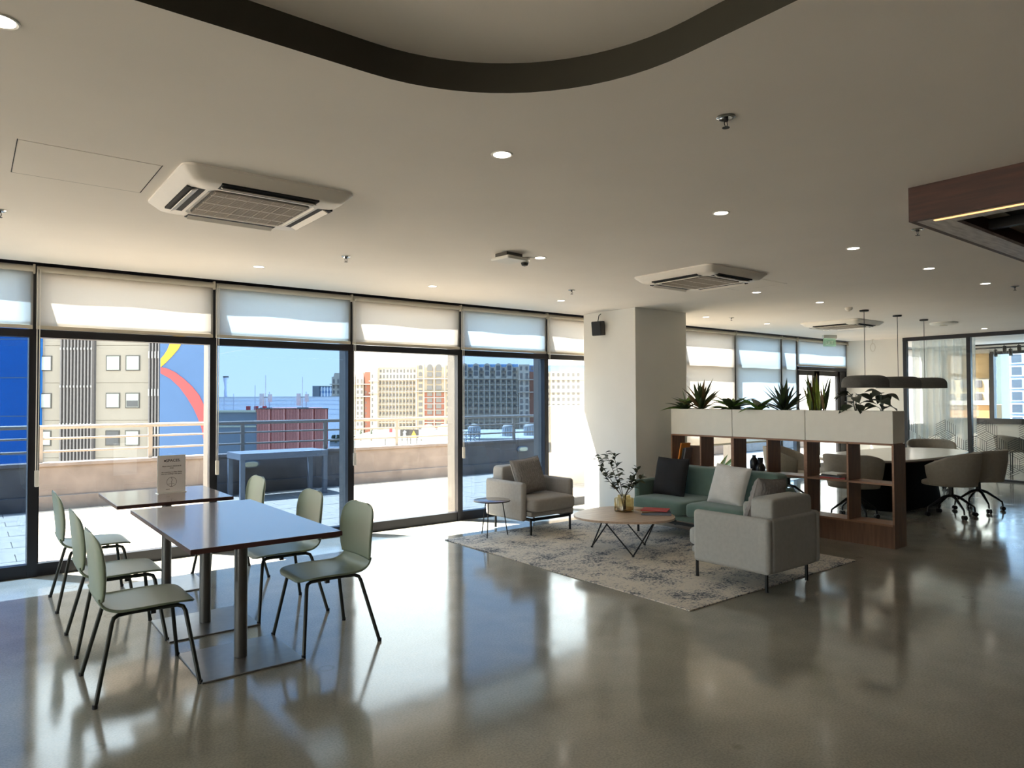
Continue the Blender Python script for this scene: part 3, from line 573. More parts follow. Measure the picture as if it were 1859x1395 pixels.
for xa in (944, 954, 973):
    hwin(xa, 679, 5, 10, d0=-2.5, arch=True)
    for k in range(10): hwin(xa, 692.5+k*fl, 5, 7.5, d0=-2.5)
for k in range(3): hwin(944+k*10, 666.5, 4, 7, d0=-2.5, arch=True)
for y in (690.5, 713): blk('cornice', 'hotw', 940, 1064, y-.7, y+.7, -4.2, -2.4)
for k in range(8):
    for r in range(6): hwin(984+k*9, 679+r*fl, 4.5, 6, d0=-2.5)
sw = stuffw.build('small_windows', 'hotwin', Bd); sw['kind'] = 'stuff'
# roofs, domes and billboards between terrace and hotel
D = 170
Bd = building('mall_roof', D, 'broad white flat roof below the hotel')
u_ = lambda x: uz(x, 724, D)[0]; z_ = lambda y: uz(800, y, D)[1]
bx('roof_slab', 'roofw', u_(600), u_(1500), -60, 60, z_(800)-2, z_(800), Bd); bx('roof_parapet', 'dome', u_(640), u_(1100), -.5, .5, z_(800), z_(796), Bd)
for k in range(6): bx('roof_unit', 'whitel', u_(850+k*22), u_(858+k*22), -10-k*3, -6-k*3, z_(800), z_(797), Bd)
for k, (x, y, r, D2, l) in enumerate(((778, 778, 11, 175, 'white dome left of the pair in the clear bay'), (807, 777, 11, 176, 'white dome at the right of the clear bay'), (861, 776, 10, 177, 'white ribbed dome above the scaffold in the blue bay'), (922, 775, 9, 178, 'white dome beside the railing post in the blue bay'), (962, 774, 10, 179, 'white dome at the right end of the blue bay'))):
    Dm = building('roof_dome', D2, l, 'dome', 'white domes on the mall roof'); u0, z0 = uz(x, y, D2); R = r*D2/FPX
    MB().lathe([(R*1.08, z0-2.4), (R*1.08, z0-.2), (R*1.15, z0-.2), (R*1.15, z0)], (u0, 0, 0), 20).build('drum', 'dome', Dm, smooth=True)
    MB().lathe([(R*math.cos(a*PI/20), z0+R*.62*math.sin(a*PI/20)) for a in range(10)]+[(.02, z0+R*.62)], (u0, 0, 0), 20).build('cap', 'dome', Dm, smooth=True)
    for q in range(8):
        a = PI+q*PI/7; bx('rib', 'whitel', u0+R*1.09*math.cos(a)-.08, u0+R*1.09*math.cos(a)+.08, R*1.09*math.sin(a)-.08, R*1.09*math.sin(a)+.08, z0-2.4, z0-.2, Dm)
D = 150
u_ = lambda x: uz(x, 724, D)[0]; z_ = lambda y: uz(750, y, D)[1]
for k, (x0, x1, y0, y1, m, l) in enumerate(((696, 722, 776, 797, 'blank', 'plain white billboard with a red mark left of the railing post'), (727, 743, 780, 795, 'mural', 'dark poster panel with a pale figure'), (743, 761, 780, 795, 'mural', 'dark poster panel with a golden figure'), (763, 822, 783, 797, 'blank', 'long white signboard with pale letters'))):
    S = building('billboard', D-k*.5, l, 'billboard', 'billboards on the mall roof')
    bx('panel', m, u_(x0), u_(x1), 0, .4, z_(y1), z_(y0), S)
    bx('support', 'fin', u_(x0)+.3, u_(x0)+.5, .1, .3, z_(812), z_(y1), S); bx('support', 'fin', u_(x1)-.5, u_(x1)-.3, .1, .3, z_(812), z_(y1), S)
    if k == 0: bx('red_mark', 'coral', u_(707), u_(712), -.05, 0, z_(785), z_(778), S)
    if k == 1: MB().prism([(u_(731), z_(795)), (u_(739), z_(795)), (u_(737), z_(787)), (u_(739), z_(784)), (u_(735), z_(781)), (u_(732), z_(785)), (u_(733), z_(788))], -.06, 0, 'y').build('pale_shape', 'blank', S)
    if k == 2: MB().prism([(u_(746), z_(795)), (u_(758), z_(795)), (u_(756), z_(788)), (u_(752), z_(781)), (u_(749), z_(788))], -.06, 0, 'y').build('golden_shape', 'gold', S)
    if k == 3: text('Luxe DUTY', 1.05, 'bt', S, ((u_(770)+u_(815))/2, -.05, z_(794)), (PI/2, 0, 0))
for k, x in enumerate((655, 674)):
    Tn = building('conifer_tree', 148, 'small cone shaped tree %s' % ('nearest the window mullion' if k == 0 else 'right of its twin in front of the hotel'), 'tree', 'small cone trees before the hotel'); u0, z0 = uz(x, 788, 148)
    MB().lathe([(.1, -2), (.1, 0)], (u0, 0, z0), 6).build('trunk', 'twig', Tn); MB().lathe([(.32, 0), (.3, .1), (.02, .95)], (u0, 0, z0), 10).build('crown', 'tree', Tn)
Tn = building('hedge_block', 124, 'row of dark plant boxes left of the white roof', 'hedge'); u0, z0 = uz(598, 806, 124); u1, z1 = uz(640, 790, 124)
hb = MB()
for k in range(40): x = random.uniform(u0, u1-.3); z = random.uniform(z0, z1-.3); hb.box(x, x+.35, random.uniform(0, 1), 2, z, z+.3)
hb.build('foliage', 'tree', Tn)['kind'] = 'stuff'
bx('trough', 'bluegrey', u0, u1, .2, 2, z0-.5, z0+.4, Tn)
# scaffold with pale cross braces
Sc = building('roof_scaffold', 120, 'blue scaffold frame with white cross braces on the roof', 'scaffold'); 
u_ = lambda x: uz(x, 724, 120)[0]; z_ = lambda y: uz(860, y, 120)[1]
for x in (839, 846, 854, 862, 870): MB().tube([(u_(x), 0, z_(806)), (u_(x), 0, z_(784))], .09, 6).build('upright', 'bluegrey', Sc)
for (a, b) in (((840, 787), (854, 804)), ((854, 787), (840, 804)), ((854, 787), (866, 803)), ((866, 787), (852, 804))): MB().tube([(u_(a[0]), -.15, z_(a[1])), (u_(b[0]), -.15, z_(b[1]))], .07, 6).build('brace', 'white', Sc)
bx('platform', 'fin', u_(838), u_(872), -.3, 1, z_(785), z_(784), Sc)
# towers seen from the meeting room (they stand off to the right, X direction)
def xz(px, py, X):
    d = FW+RT*((px-929.5)/FPX)+UP*((697.5-py)/FPX); p = d*(X/d.x); return p.y, CAMZ+p.z
for nm, X, ya, yb, m, lab, zt in (('apartment_tower', 95., xz(1900, 700, 95)[0]-14, xz(1818, 700, 95)[0], 'apt', 'white apartment tower with rows of windows seen through the meeting room', 34), ('cream_block', 120., xz(1796, 700, 120)[0], xz(1745, 700, 120)[0]+3, 'aptc', 'cream apartment block behind the half lowered tan blind', 9), ('orange_block', 106., xz(1800, 700, 106)[0], xz(1780, 700, 106)[0]+6, 'brick2', 'low orange block under the tan blind', .5)):
    A = empty(nm, (X, (ya+yb)/2, -25), lab, 'building'); hh = (yb-ya)/2
    bx('wall', m, 0, 12, -hh, hh, 0, zt+25, A); bx('roof_parapet', 'roofw', -.2, .3, -hh, hh, zt+25, zt+25.6, A)
    if nm == 'apartment_tower':
        for r in range(12):
            z = 25+xz(1840, 774-r*22.6, X)[1]
            for k in range(9):
                y = hh-1.6-k*2.6
                fr = bx('window', 'whitew', -.25, 0, y-.7, y+.7, z, z+1.2, A); bx('window_glass', 'aptw', -.3, -.2, y-.5, y+.5, z+.12, z+1.08, fr)
                if k % 2: bx('balcony', 'apt', -.9, 0, y-1.2, y+1.2, z-.75, z-.1, A)
    elif nm == 'cream_block':
        for r in range(8):
            for k in range(4): fr = bx('window', 'aptw', -.2, 0, hh-2-k*1.9, hh-1-k*1.9, 18+r*2.0, 19.1+r*2.0, A)
# ================================================================ DINING GROUP
def smooth_interp(keys, t):
    """catmull-rom through the key rows"""
    n = len(keys)-1; f = min(max(t, 0), 1)*n; i = min(int(f), n-1); f -= i
    p = [keys[max(0, min(n, i+k))] for k in (-1, 0, 1, 2)]
    return [0.5*((2*b)+(-a+c)*f+(2*a-5*b+4*c-d)*f*f+(-a+3*b-3*c+d)*f**3) for a, b, c, d in zip(*p)]
def cafe_chair():
    t = empty('cafe_chair', (0, 0, 0), 'x', 'chair')
    # rows: x, z, half width, side lift
    seat_k = [(.245, .425, .125, 0), (.238, .438, .175, .0), (.20, .449, .21, .002), (.08, .448, .225, .010), (-.06, .440, .226, .016), (-.15, .440, .218, .020), (-.205, .468, .205, .018), (-.228, .515, .195, .012)]
    back_k = [(-.228, .512, .205, .012), (-.232, .57, .222, .018), (-.240, .655, .232, .024), (-.248, .74, .232, .024), (-.254, .812, .215, .018), (-.256, .849, .165, .008), (-.257, .863, .085, .002)]
    def surf(keys, fwd):
        def fn(u, v):
            x, z, w_, l = smooth_interp(keys, u); s = v*2-1
            return (x+(l*s*s*1.6 if fwd else 0), w_*math.sin(s*PI/2*.98)/math.sin(PI/2*.98), z+(0 if fwd else l*s*s))
        return fn
    MB().grid(surf(seat_k, False), 28, 14).build('seat', 'green', t, smooth=True, solid=.011, angle=80)
    MB().grid(surf(back_k, True), 20, 14).build('backrest', 'green', t, smooth=True, solid=.013, angle=80)
    fr = MB()
    for sy in (-1, 1): fr.tube([(.12, sy*.13, .418), (-.12, sy*.13, .418)], .011, 8)
    fr.tube([(.10, -.13, .418), (.10, .13, .418)], .010, 8); fr.tube([(-.10, -.13, .418), (-.10, .13, .418)], .010, 8)
    fr.build('under_frame', 'chairleg', t, smooth=True)
    for sy in (-1, 1):
        MB().tube([(.08, sy*.13, .418), (.16, sy*.145, .420), (.187, sy*.158, .410), (.197, sy*.17, .385), (.25, sy*.262, .012)], .0115, 10).build('leg', 'chairleg', t, smooth=True)
        MB().tube([(-.08, sy*.13, .418), (-.13, sy*.15, .420), (-.155, sy*.165, .410), (-.165, sy*.175, .385), (-.248, sy*.268, .012)], .0115, 10).build('leg', 'chairleg', t, smooth=True)
        for x, y in ((.252, .265), (-.25, .27)): MB().lathe([(.013, 0), (.0135, .02)], (x, sy*y, 0), 10).build('foot_cap', 'black', t)
        bx('stacking_pad', 'black', .03, .055, sy*.12-.012, sy*.12+.012, .39, .41, t)
    return t
ch = cafe_chair(); gname = 'sage green chairs at the dining tables'
spots = [(.775, 4.38, 0, 'sage green chair nearest the camera on the left of the long table'), (.785, 5.24, 0, 'sage green chair in the middle of the left row'), (.785, 6.38, 0, 'sage green chair at the window end of the left row'),
         (1.865, 4.38, PI, 'sage green chair nearest the camera on the right of the long table'), (1.865, 5.20, PI, 'sage green chair in the middle of the right row'), (1.855, 6.45, PI, 'sage green chair at the small table on the window side right')]
for k, (x, y, r, l) in enumerate(spots): place(ch, k > 0, (x, y, 0), r, l, gname)
def pedestal_table(name, label, x0, x1, y0, y1, cols, z=.775):
    cx, cy = (x0+x1)/2, (y0+y1)/2
    t = empty(name, (cx, cy, 0), label, 'table', group='dark laminate pedestal tables')
    tp = bx('tabletop', 'ttop', x0-cx, x1-cx, y0-cy, y1-cy, z-.028, z, t, bevel=.002)
    ed = MB(); e = .0015
    for a in ((x0-cx-e, x1-cx+e, y0-cy-e, y0-cy), (x0-cx-e, x1-cx+e, y1-cy, y1-cy+e), (x0-cx-e, x0-cx, y0-cy, y1-cy), (x1-cx, x1-cx+e, y0-cy, y1-cy)): ed.box(*a, z-.0275, z-.003)
    ed.build('edge_band', 'tedge', tp)
    for (px_, py_) in cols:
        px_ -= cx; py_ -= cy
        MB().lathe([(.038, .012), (.038, z-.05)], (px_, py_, 0), 24).build('column', 'tcol', t, smooth=True)
        MB().box(px_-.29, px_+.29, py_-.28, py_+.28, 0, .010).build('base_plate', 'tplate', t, bevel=.004)
        bx('support_plate', 'tcol', px_-.26, px_+.26, py_-.03, py_+.03, z-.06, z-.028, t)
    return t
pedestal_table('dining_table', 'long dark laminate table with two pedestals in front', .93, 1.775, 3.93, 5.64, ((1.32, 4.37), (1.325, 5.19)))
pedestal_table('dining_table', 'smaller dark laminate table by the window carrying the notice', .885, 1.72, 5.9, 6.83, ((1.33, 6.42),))
# notice in an acrylic stand
S = empty('notice_stand', (1.375, 6.47, .775), 'upright notice in a clear acrylic stand on the small table', 'sign', math.radians(6))
bx('holder', 'acryl', -.113, .113, -.004, .004, .0, .318, S, bevel=.001); bx('holder_foot', 'acryl', -.113, .113, -.035, .04, 0, .005, S)
bx('sheet', 'paper', -.105, .105, -.0062, -.0042, .012, .308, S)
rx = (PI/2, 0, 0)
text('SPACES.', .033, 'ink', S, (.012, -.0068, .262), rx)
MB().prism([(-.054+.0075*math.cos(2*PI*i/16), .272+.0075*math.sin(2*PI*i/16)) for i in range(16)], -.0069, -.0062, 'y').build('dot', 'ink', S)
for k, (tx_, z) in enumerate((('Please observe silence at all', .222), ('times.', .206), ('As a courtesy to other clients', .172), ('who are working in this space.', .157))): text(tx_, .0135, 'ink', S, (0, -.0068, z), rx, 'printed_line')
ring = MB(); n = 32
for i in range(n):
    a, b = 2*PI*i/n, 2*PI*(i+1)/n; c_ = .092
    ring.add([(r*math.cos(t_), -.0067, c_+r*math.sin(t_)) for r, t_ in ((.038, a), (.0405, a), (.0405, b), (.038, b))], [(0, 1, 2, 3)])
def stroke(pts, w_=.0022):
    for p, q in zip(pts, pts[1:]):
        d = Vector((q[0]-p[0], q[1]-p[1])).normalized(); nx, nz = -d.y*w_/2, d.x*w_/2
        ring.add([(p[0]+nx, -.0067, p[1]+nz), (p[0]-nx, -.0067, p[1]-nz), (q[0]-nx, -.0067, q[1]-nz), (q[0]+nx, -.0067, q[1]+nz)], [(0, 1, 2, 3)])
stroke([(0, .132), (.001, .118), (.005, .108), (-.002, .092), (.001, .086), (0, .053)], .003); stroke([(-.028, .074), (-.018, .075), (-.004, .078)]); stroke([(.004, .080), (.015, .076), (.024, .070)])
ring.build('silence_symbol', 'ink', S)
text('SPACES', .009, 'ink', S, (-.03, -.0068, .028), rx, 'printed_line')
# ================================================================ LOUNGE GROUP
tag(MB().box(4.18, 6.70, 3.25, 6.57, 0.0, .010).build('area_rug', 'rug', bevel=.003), 'cream and slate distressed woven rug under the lounge group', 'rug')
def sofa(name, label, cat, width, ncush, fabm, loc, rz, group=None):
    t = empty(name, loc, label, cat, rz, group); h = width/2; A = .075
    for sx in (-1, 1):
        xa, xb = sorted((sx*h, sx*(h-A))); MB().box(xa, xb, -.33, .39, .165, .605).build('arm', fabm, t, bevel=.034, seg=4)
    MB().box(-h+A-.01, h-A+.01, .32, .39, .165, .605).build('back_panel', fabm, t, bevel=.03, seg=4)
    MB().box(-h+A-.005, h-A+.005, -.40, .33, .215, .275).build('seat_base', fabm, t, bevel=.02, seg=3)
    wi = (width-2*A+.01)/ncush
    for k in range(ncush):
        a = -h+A-.005+k*wi
        MB().soft(a, a+wi, -.46, .26, .265, .435, .22).build('seat_cushion', fabm, t, smooth=True, angle=180)
        MB().soft(a+(0 if ncush > 1 else .025), a+wi-(0 if ncush > 1 else .025), .165, .37, .41, .755, .15).build('back_cushion', fabm, t, smooth=True, angle=180)
    for sx in (-1, 1):
        bx('side_bar', 'black', sx*(h-.10)-.012, sx*(h-.10)+.012, -.36, .34, .165, .20, t)
        for y in (-.36, .31): MB().tube([(sx*(h-.10), y, .014), (sx*(h-.10), y, .185)], .0135, 12).build('leg', 'black', t, smooth=True); MB().lathe([(.015, .0105), (.015, .016)], (sx*(h-.10), y, 0), 10).build('glide', 'castor', t)
    bx('cross_bar', 'black', -h+.10, h-.10, -.36, -.335, .165, .195, t); bx('cross_bar', 'black', -h+.10, h-.10, .30, .325, .165, .195, t)
    return t
sofa('armchair', 'warm grey upholstered armchair beside the small round side table', 'armchair', .80, 1, 'fab', (5.36, 6.50, .0), 0, 'grey lounge armchairs')
sofa('armchair', 'grey upholstered armchair seen from behind at the front of the rug', 'armchair', .80, 1, 'fab2', (5.335, 3.47, .0), PI, 'grey lounge armchairs')
sofa('sofa', 'green two seat sofa with two cushions in front of the bookcase', 'sofa', 1.64, 2, 'gfab', (6.55, 4.82, .0), -PI/2)
def pillow(name, label, m, size, loc, tilt, rz, roll=0, ribs=0, group=None):
    t = empty(name, loc, label, 'cushion', rz, group); s = size/2
    def side(sg):
        def fn(u, v):
            a, b = u*2-1, v*2-1; k = max(0, (1-a**4)*(1-b**4)); x = a*s*(1-.07*(1-abs(b)**2.0)*0-.05*(1-b*b)); z = b*s*(1-.06*(1-a*a))
            y = sg*(.075*k**.5*(size/.45)+.004)
            if ribs: y += sg*.0075*math.sin(a*PI*ribs+1.2*math.sin(b*22))*min(1, k*3)*(.55+.45*math.sin(b*26))
            else: y += sg*.006*math.sin(5*a+3*b)*k
            return (x, y, z)
        return fn
    q = MB(); q.grid(side(-1), 90 if ribs else 36, 60 if ribs else 24); q.grid(side(1), 90 if ribs else 36, 60 if ribs else 24); o = q.build('cover', m, t, smooth=True, angle=180)
    o.rotation_euler = (tilt, roll, 0)
    seam = MB().tube([(a*s, 0, b*s) for a, b in ((-1, -1), (0, -.94), (1, -1), (.95, 0), (1, 1), (0, .94), (-1, 1), (-.95, 0), (-1, -1))], .004, 6).build('piping', m, t, smooth=True); seam.rotation_euler = (tilt, roll, 0)
    return t
pillow('cushion', 'ribbed brown grey cushion leaning in the armchair by the window', 'ribpil', .43, (5.29, 6.46, .645), -.32, 0, -.09, 14, 'scatter cushions')
pillow('cushion', 'ribbed grey cushion in the armchair seen from behind', 'ribpil', .43, (5.57, 3.50, .645), -.28, PI, -.08, 14, 'scatter cushions')
pillow('cushion', 'charcoal square cushion at the left end of the green sofa', 'dkpil', .45, (6.50, 5.31, .64), -.25, -PI/2, 0, 0, 'scatter cushions')
pillow('cushion', 'light grey square cushion at the right end of the green sofa', 'ltpil', .43, (6.42, 4.46, .63), -.34, -PI/2, .07, 0, 'scatter cushions')
# side table
t = empty('side_table', (4.71, 6.41, 0), 'small round dark side table with three thin legs by the armchair', 'table')
MB().lathe([(.198, .400), (.208, .404), (.208, .412), (.204, .415)], n=48).build('tabletop', 'ttop', t, smooth=True); MB().lathe([(.2085, .4015), (.2095, .404), (.2095, .411), (.2085, .412)], n=48).build('rim', 'black', t, smooth=True)
for a, b in (((-.02, .17), (-.01, .10)), ((-.14, -.10), (-.09, -.06)), ((.17, -.07), (.11, -.05))): MB().tube([(a[0], a[1], .011), (b[0], b[1], .405)], .006, 8).build('leg', 'black', t, smooth=True)
# coffee table
CT = empty('coffee_table', (5.37, 5.0, 0), 'rounded triangular pale oak coffee table with black wire legs', 'table')
def tri(scale, n=72): return [(scale*(.505+.03*math.cos(3*(2*PI*i/n)-2.2))*math.cos(2*PI*i/n), scale*(.505+.03*math.cos(3*(2*PI*i/n)-2.2))*math.sin(2*PI*i/n)) for i in range(n)]
MB().prism(tri(1), .342, .365).build('tabletop', 'oak', CT, bevel=.004)
feet = [(-.22, .25), (-.23, -.33), (.29, -.02)]; tops = [(-.33, -.02), (.10, -.34), (.20, .30)]
for f, ts in ((0, (0, 2)), (1, (0, 1)), (2, (1, 2))):
    for q in ts: MB().tube([(feet[f][0], feet[f][1], .018), (tops[q][0], tops[q][1], .345)], .0075, 8).build('leg', 'black', CT, smooth=True)
    MB().lathe([(.013, .0105), (.013, .022)], (feet[f][0], feet[f][1], 0), 10).build('foot', 'black', CT)
# vase with olive branches
V = empty('vase', (5.50, 5.12, .365), 'squat amber glass vase on the coffee table', 'vase'); V.scale = (1.1, 1.1, 1.12)
MB().lathe([(.088, .0), (.094, .004), (.094, .118), (.088, .126), (.062, .130), (.062, .152), (.059, .152), (.059, .127), (.086, .122), (.090, .115), (.090, .02), (.02, .016)], n=36).build('body', 'amber', V, smooth=True); MB().lathe([(.0895, .016), (.0895, .032), (.01, .033)], n=36).build('base', 'water', V, smooth=True)
lm = {}
def leaf_mesh(key, L, W, bend, m):
    k = (key, m)
    if k not in lm:
        def fn(u, v):
            w_ = W*math.sin(PI*min(1, u**.8))*(v*2-1); return (L*u, w_, -bend*L*u*u+abs(w_)*.35)
        o = MB().grid(fn, 7, 2).build('leaf', m, smooth=True, angle=180); me = o.data; bpy.data.objects.remove(o); lm[k] = me
    return lm[k]
def add_leaf(me, parent, p, az, el, scale=1., roll=0., name='leaf'):
    o = bpy.data.objects.new(name, me); col.objects.link(o); o.parent = parent; o.location = p
    o.rotation_euler = (Matrix.Rotation(az, 3, 'Z') @ Matrix.Rotation(-el, 3, 'Y') @ Matrix.Rotation(roll, 3, 'X')).to_euler(); o.scale = (scale,)*3; return o
vr = RH
BR = empty('olive_branch', (5.50, 5.12, .385), 'dark olive twigs standing in the amber vase', 'branch')
rnd = random.Random(3)
for (dx, dz, dd) in ((-.30, .50, .05), (-.20, .55, -.08), (-.10, .53, .06), (-.26, .36, -.05), (.16, .36, .04), (.08, .26, -.06), (.19, .28, .0)):
    s0 = Vector((.0, 0, .0))+Vector((rnd.uniform(-.02, .02), rnd.uniform(-.02, .02), 0)); s1 = vr*(dx*.10)+Vector((0, 0, .145)); s2 = vr*dx*.62+FH*dd*.6+Vector((0, 0, .08+dz*.62)); s3 = vr*dx+FH*dd+Vector((0, 0, .06+dz))
    MB().tube([s0, s1, s2, s3], .004, 6, rs=[.004, .0038, .003, .0015]).build('twig', 'twig', BR)
    for k in range(20):
        u = .15+.85*k/19; p = s1.lerp(s2, u*2) if u < .5 else s2.lerp(s3, u*2-1)
        if p.z < .2: continue
        add_leaf(leaf_mesh('olive', .075, .019, .18, 'olive'), BR, p, rnd.uniform(0, 2*PI), rnd.uniform(-.2, 1.0), rnd.uniform(.75, 1.2), rnd.uniform(-.6, .6))
def book(name, label, w_, d_, h_, loc, rz, cover, group=None, tilt=(0, 0)):
    t = empty(name, loc, label, 'book' if name == 'book' else 'magazine', rz, group); t.rotation_euler = (tilt[0], tilt[1], rz)
    bx('front_cover', cover, -w_/2, w_/2, -d_/2, d_/2, h_-.002, h_, t); bx('back_cover', cover, -w_/2, w_/2, -d_/2, d_/2, 0, .002, t); bx('spine', cover, -w_/2, -w_/2+.002, -d_/2, d_/2, 0, h_, t); bx('pages', 'pages', -w_/2+.002, w_/2-.004, -d_/2+.003, d_/2-.003, .002, h_-.002, t); return t
book('book', 'thick slate blue book at the bottom of the coffee table pile', .22, .30, .026, (5.63, 4.80, .365), math.radians(44), 'blueb', 'reading on the coffee table')
book('magazine', 'kraft brown magazine lying under the red one on the coffee table', .20, .27, .008, (5.60, 4.85, .391), math.radians(66), 'brownb', 'reading on the coffee table')
book('magazine', 'red magazine on top of the coffee table pile', .20, .27, .010, (5.65, 4.82, .399), math.radians(30), 'red', 'reading on the coffee table')
# ================================================================ BOOKCASE WITH PLANTERS
SX0, SX1, SY0 = 7.515, 7.79, 3.25
MW = .96
blabs = ['walnut bookcase unit nearest the camera with the magazine pile', 'middle walnut bookcase unit holding the black vases behind the sofa', 'walnut bookcase unit next to the column holding leaning books']
plabs = ['white planter box at the camera end carrying dark broad leaves', 'middle white planter box of the row', 'white planter box next to the column']
t_ = .020
for k in range(3):
    y0 = SY0+k*MW; t = empty('bookcase', ((SX0+SX1)/2, y0+MW/2, 0), blabs[k], 'bookcase', group='walnut bookcase units in a row'); hx, hy = (SX1-SX0)/2, MW/2
    for nm, y in (('side_panel', -hy), ('divider', -t_/2), ('side_panel', hy-t_)): bx(nm, 'walnut', -hx+.002, hx-.002, y, y+t_, .245 if nm == 'divider' else 0, 1.075, t); bx('edge_strip', 'walnutx', -hx, -hx+.002, y, y+t_, .245, 1.075, t)
    for z in (.225, .645, 1.06): bx('shelf', 'walnutx', -hx, hx, -hy+t_, hy-t_, z, z+t_, t)
    bx('plinth', 'walnut', -hx+.004, hx-.004, -hy+t_, hy-t_, 0, .225, t)
    P_ = empty('planter_box', ((SX0+SX1)/2, y0+MW/2, 1.082), plabs[k], 'planter', group='white planter boxes on the bookcases'); H_ = .335
    for nm, a in (('front_panel', (-hx, -hx+.015, -hy+.005, hy-.005)), ('back_panel', (hx-.015, hx, -hy+.005, hy-.005)), ('end_panel', (-hx+.015, hx-.015, -hy+.005, -hy+.02)), ('end_panel', (-hx+.015, hx-.015, hy-.02, hy-.005))): bx(nm, 'planter', *a, 0, H_, P_)
    bx('bottom', 'planter', -hx+.015, hx-.015, -hy+.017, hy-.017, 0, .012, P_); bx('soil', 'soil', -hx+.015, hx-.015, -hy+.017, hy-.017, .012, H_-.03, P_)
ZS = 1.082+.305
def plant(name, label, y, leaves, cat='plant', x=7.65, z=ZS):
    t = empty(name, (x, y, z), label, cat, group='plants in the white planters'); MB().lathe([(.022, -.02), (.018, .03), (.01, .06)], n=10).build('stem', 'leafd', t)
    for me, az, el, sc_, rl, p in leaves: add_leaf(me, t, p, az, el, sc_, rl)
    return t
R2 = random.Random(11)
def fan(nl, key, L, W, bend, mats, e0, e1, spread=.02):
    out = []
    for k in range(nl):
        az = 2*PI*k/nl*2.4+R2.uniform(-.3, .3); f = k/max(1, nl-1); el = e0+(e1-e0)*f+R2.uniform(-.08, .08)
        out.append((leaf_mesh(key, L, W, bend, mats[k % len(mats)]), az, el, R2.uniform(.78, 1.1), R2.uniform(-.3, .3), (R2.uniform(-spread, spread), R2.uniform(-spread, spread), R2.uniform(0, .04))))
    return out
plant('dracaena_plant', 'broad leaved plant with one bright yellow green leaf by the column', 5.98, fan(16, 'dr1', .30, .042, .45, ('leafd', 'leafd', 'leafg'), .35, 1.15)+[(leaf_mesh('dr2', .30, .036, .05, 'leafb'), 2.0, 1.45, 1, 0, (0, 0, 0))])
plant('spiky_yucca', 'large dark spiky plant second from the column', 5.74, fan(38, 'yu1', .40, .026, .10, ('leafd', 'leafd', 'leafr'), .25, 1.5, .03))
plant('broadleaf_plant', 'low broad leaved plant with many dark green leaves', 5.25, fan(22, 'bl1', .31, .050, .40, ('leafd', 'leafg', 'leafd'), .3, 1.0))
plant('broadleaf_plant', 'plant with two big upright bright green leaves', 4.88, [(leaf_mesh('bl2', .30, .058, .25, 'leafg'), 2.1, .85, 1, .3, (0, 0, 0)), (leaf_mesh('bl2', .30, .058, .25, 'leafg'), -1.2, .95, .95, -.3, (0, 0, 0)), (leaf_mesh('bl2', .30, .058, .25, 'leafg'), -2.0, .6, .8, 0, (0, 0, 0))]+fan(10, 'bl1', .31, .050, .40, ('leafg', 'leafd'), .2, .9))
plant('spiky_yucca', 'dark spiky rosette plant in the middle planter', 4.54, fan(38, 'yu2', .38, .022, .06, ('leafd', 'leafblack'), .2, 1.5, .03))
plant('snake_plant', 'tall bronze and yellow edged snake plant', 4.15, [(leaf_mesh('sn1', .46, .024, .02, ('leafr', 'leafd', 'leafb')[k % 3]), R2.uniform(0, 6.28), R2.uniform(1.22, 1.52), R2.uniform(.55, 1.05), R2.uniform(-1, 1), (R2.uniform(-.05, .05), R2.uniform(-.12, .12), 0)) for k in range(34)])
for y, l, n_ in ((3.70, 'dark arching broad leaved plant left in the camera end planter', 12), (3.42, 'dark round leaved plant at the very end of the planters', 11)):
    t = empty('calathea_plant', (7.65, y, ZS), l, 'plant', group='plants in the white planters')
    for k in range(n_):
        az = 2*PI*k/n_*1.7+R2.uniform(-.3, .3); rr = R2.uniform(.04, .15); hh = R2.uniform(.07, .24); p = Vector((rr*math.cos(az)*.5+.02, rr*math.sin(az), hh))
        MB().tube([(0, 0, -.01), (p.x*.4, p.y*.4, hh*.8), p], .003, 5).build('stalk', 'leafblack', t)
        add_leaf(leaf_mesh('cal', .18, .058, .30, 'leafblack'), t, p, az+R2.uniform(-.5, .5), R2.uniform(-.5, .45), R2.uniform(.7, 1.1), R2.uniform(-.5, .5))
# things on the shelves
def upbook(name, label, y, th, hgt, dep, cover, lean=0., x=7.64, z=.665):
    t = empty(name, (x, y, z), label, 'book', group='books on the bookcase'); t.rotation_euler = (lean, 0, 0)
    bx('front_cover', cover, -dep/2, dep/2, -th/2, -th/2+.002, 0, hgt, t); bx('back_cover', cover, -dep/2, dep/2, th/2-.002, th/2, 0, hgt, t); bx('spine', cover, -dep/2, -dep/2+.003, -th/2, th/2, 0, hgt, t); bx('pages', 'pages', -dep/2+.003, dep/2-.004, -th/2+.002, th/2-.002, .003, hgt-.004, t)
upbook('book', 'orange spined book leaning in the bookcase next to the column', 6.05, .022, .30, .19, 'orange', .22)
upbook('book', 'black book leaning beside the orange one', 6.0, .022, .23, .18, 'blackb', .22)
upbook('book', 'grey spined book leaning beside the black one', 5.965, .022, .24, .18, 'greyb', .20)
t = empty('letter_board', (7.70, 5.86, .665), 'brown board with faint lettering behind the leaning books', 'board'); bx('board', 'text_board', -.008, .008, -.09, .09, 0, .26, t); bx('board_edge', 'walnut', -.01, .01, -.095, -.09, 0, .265, t)
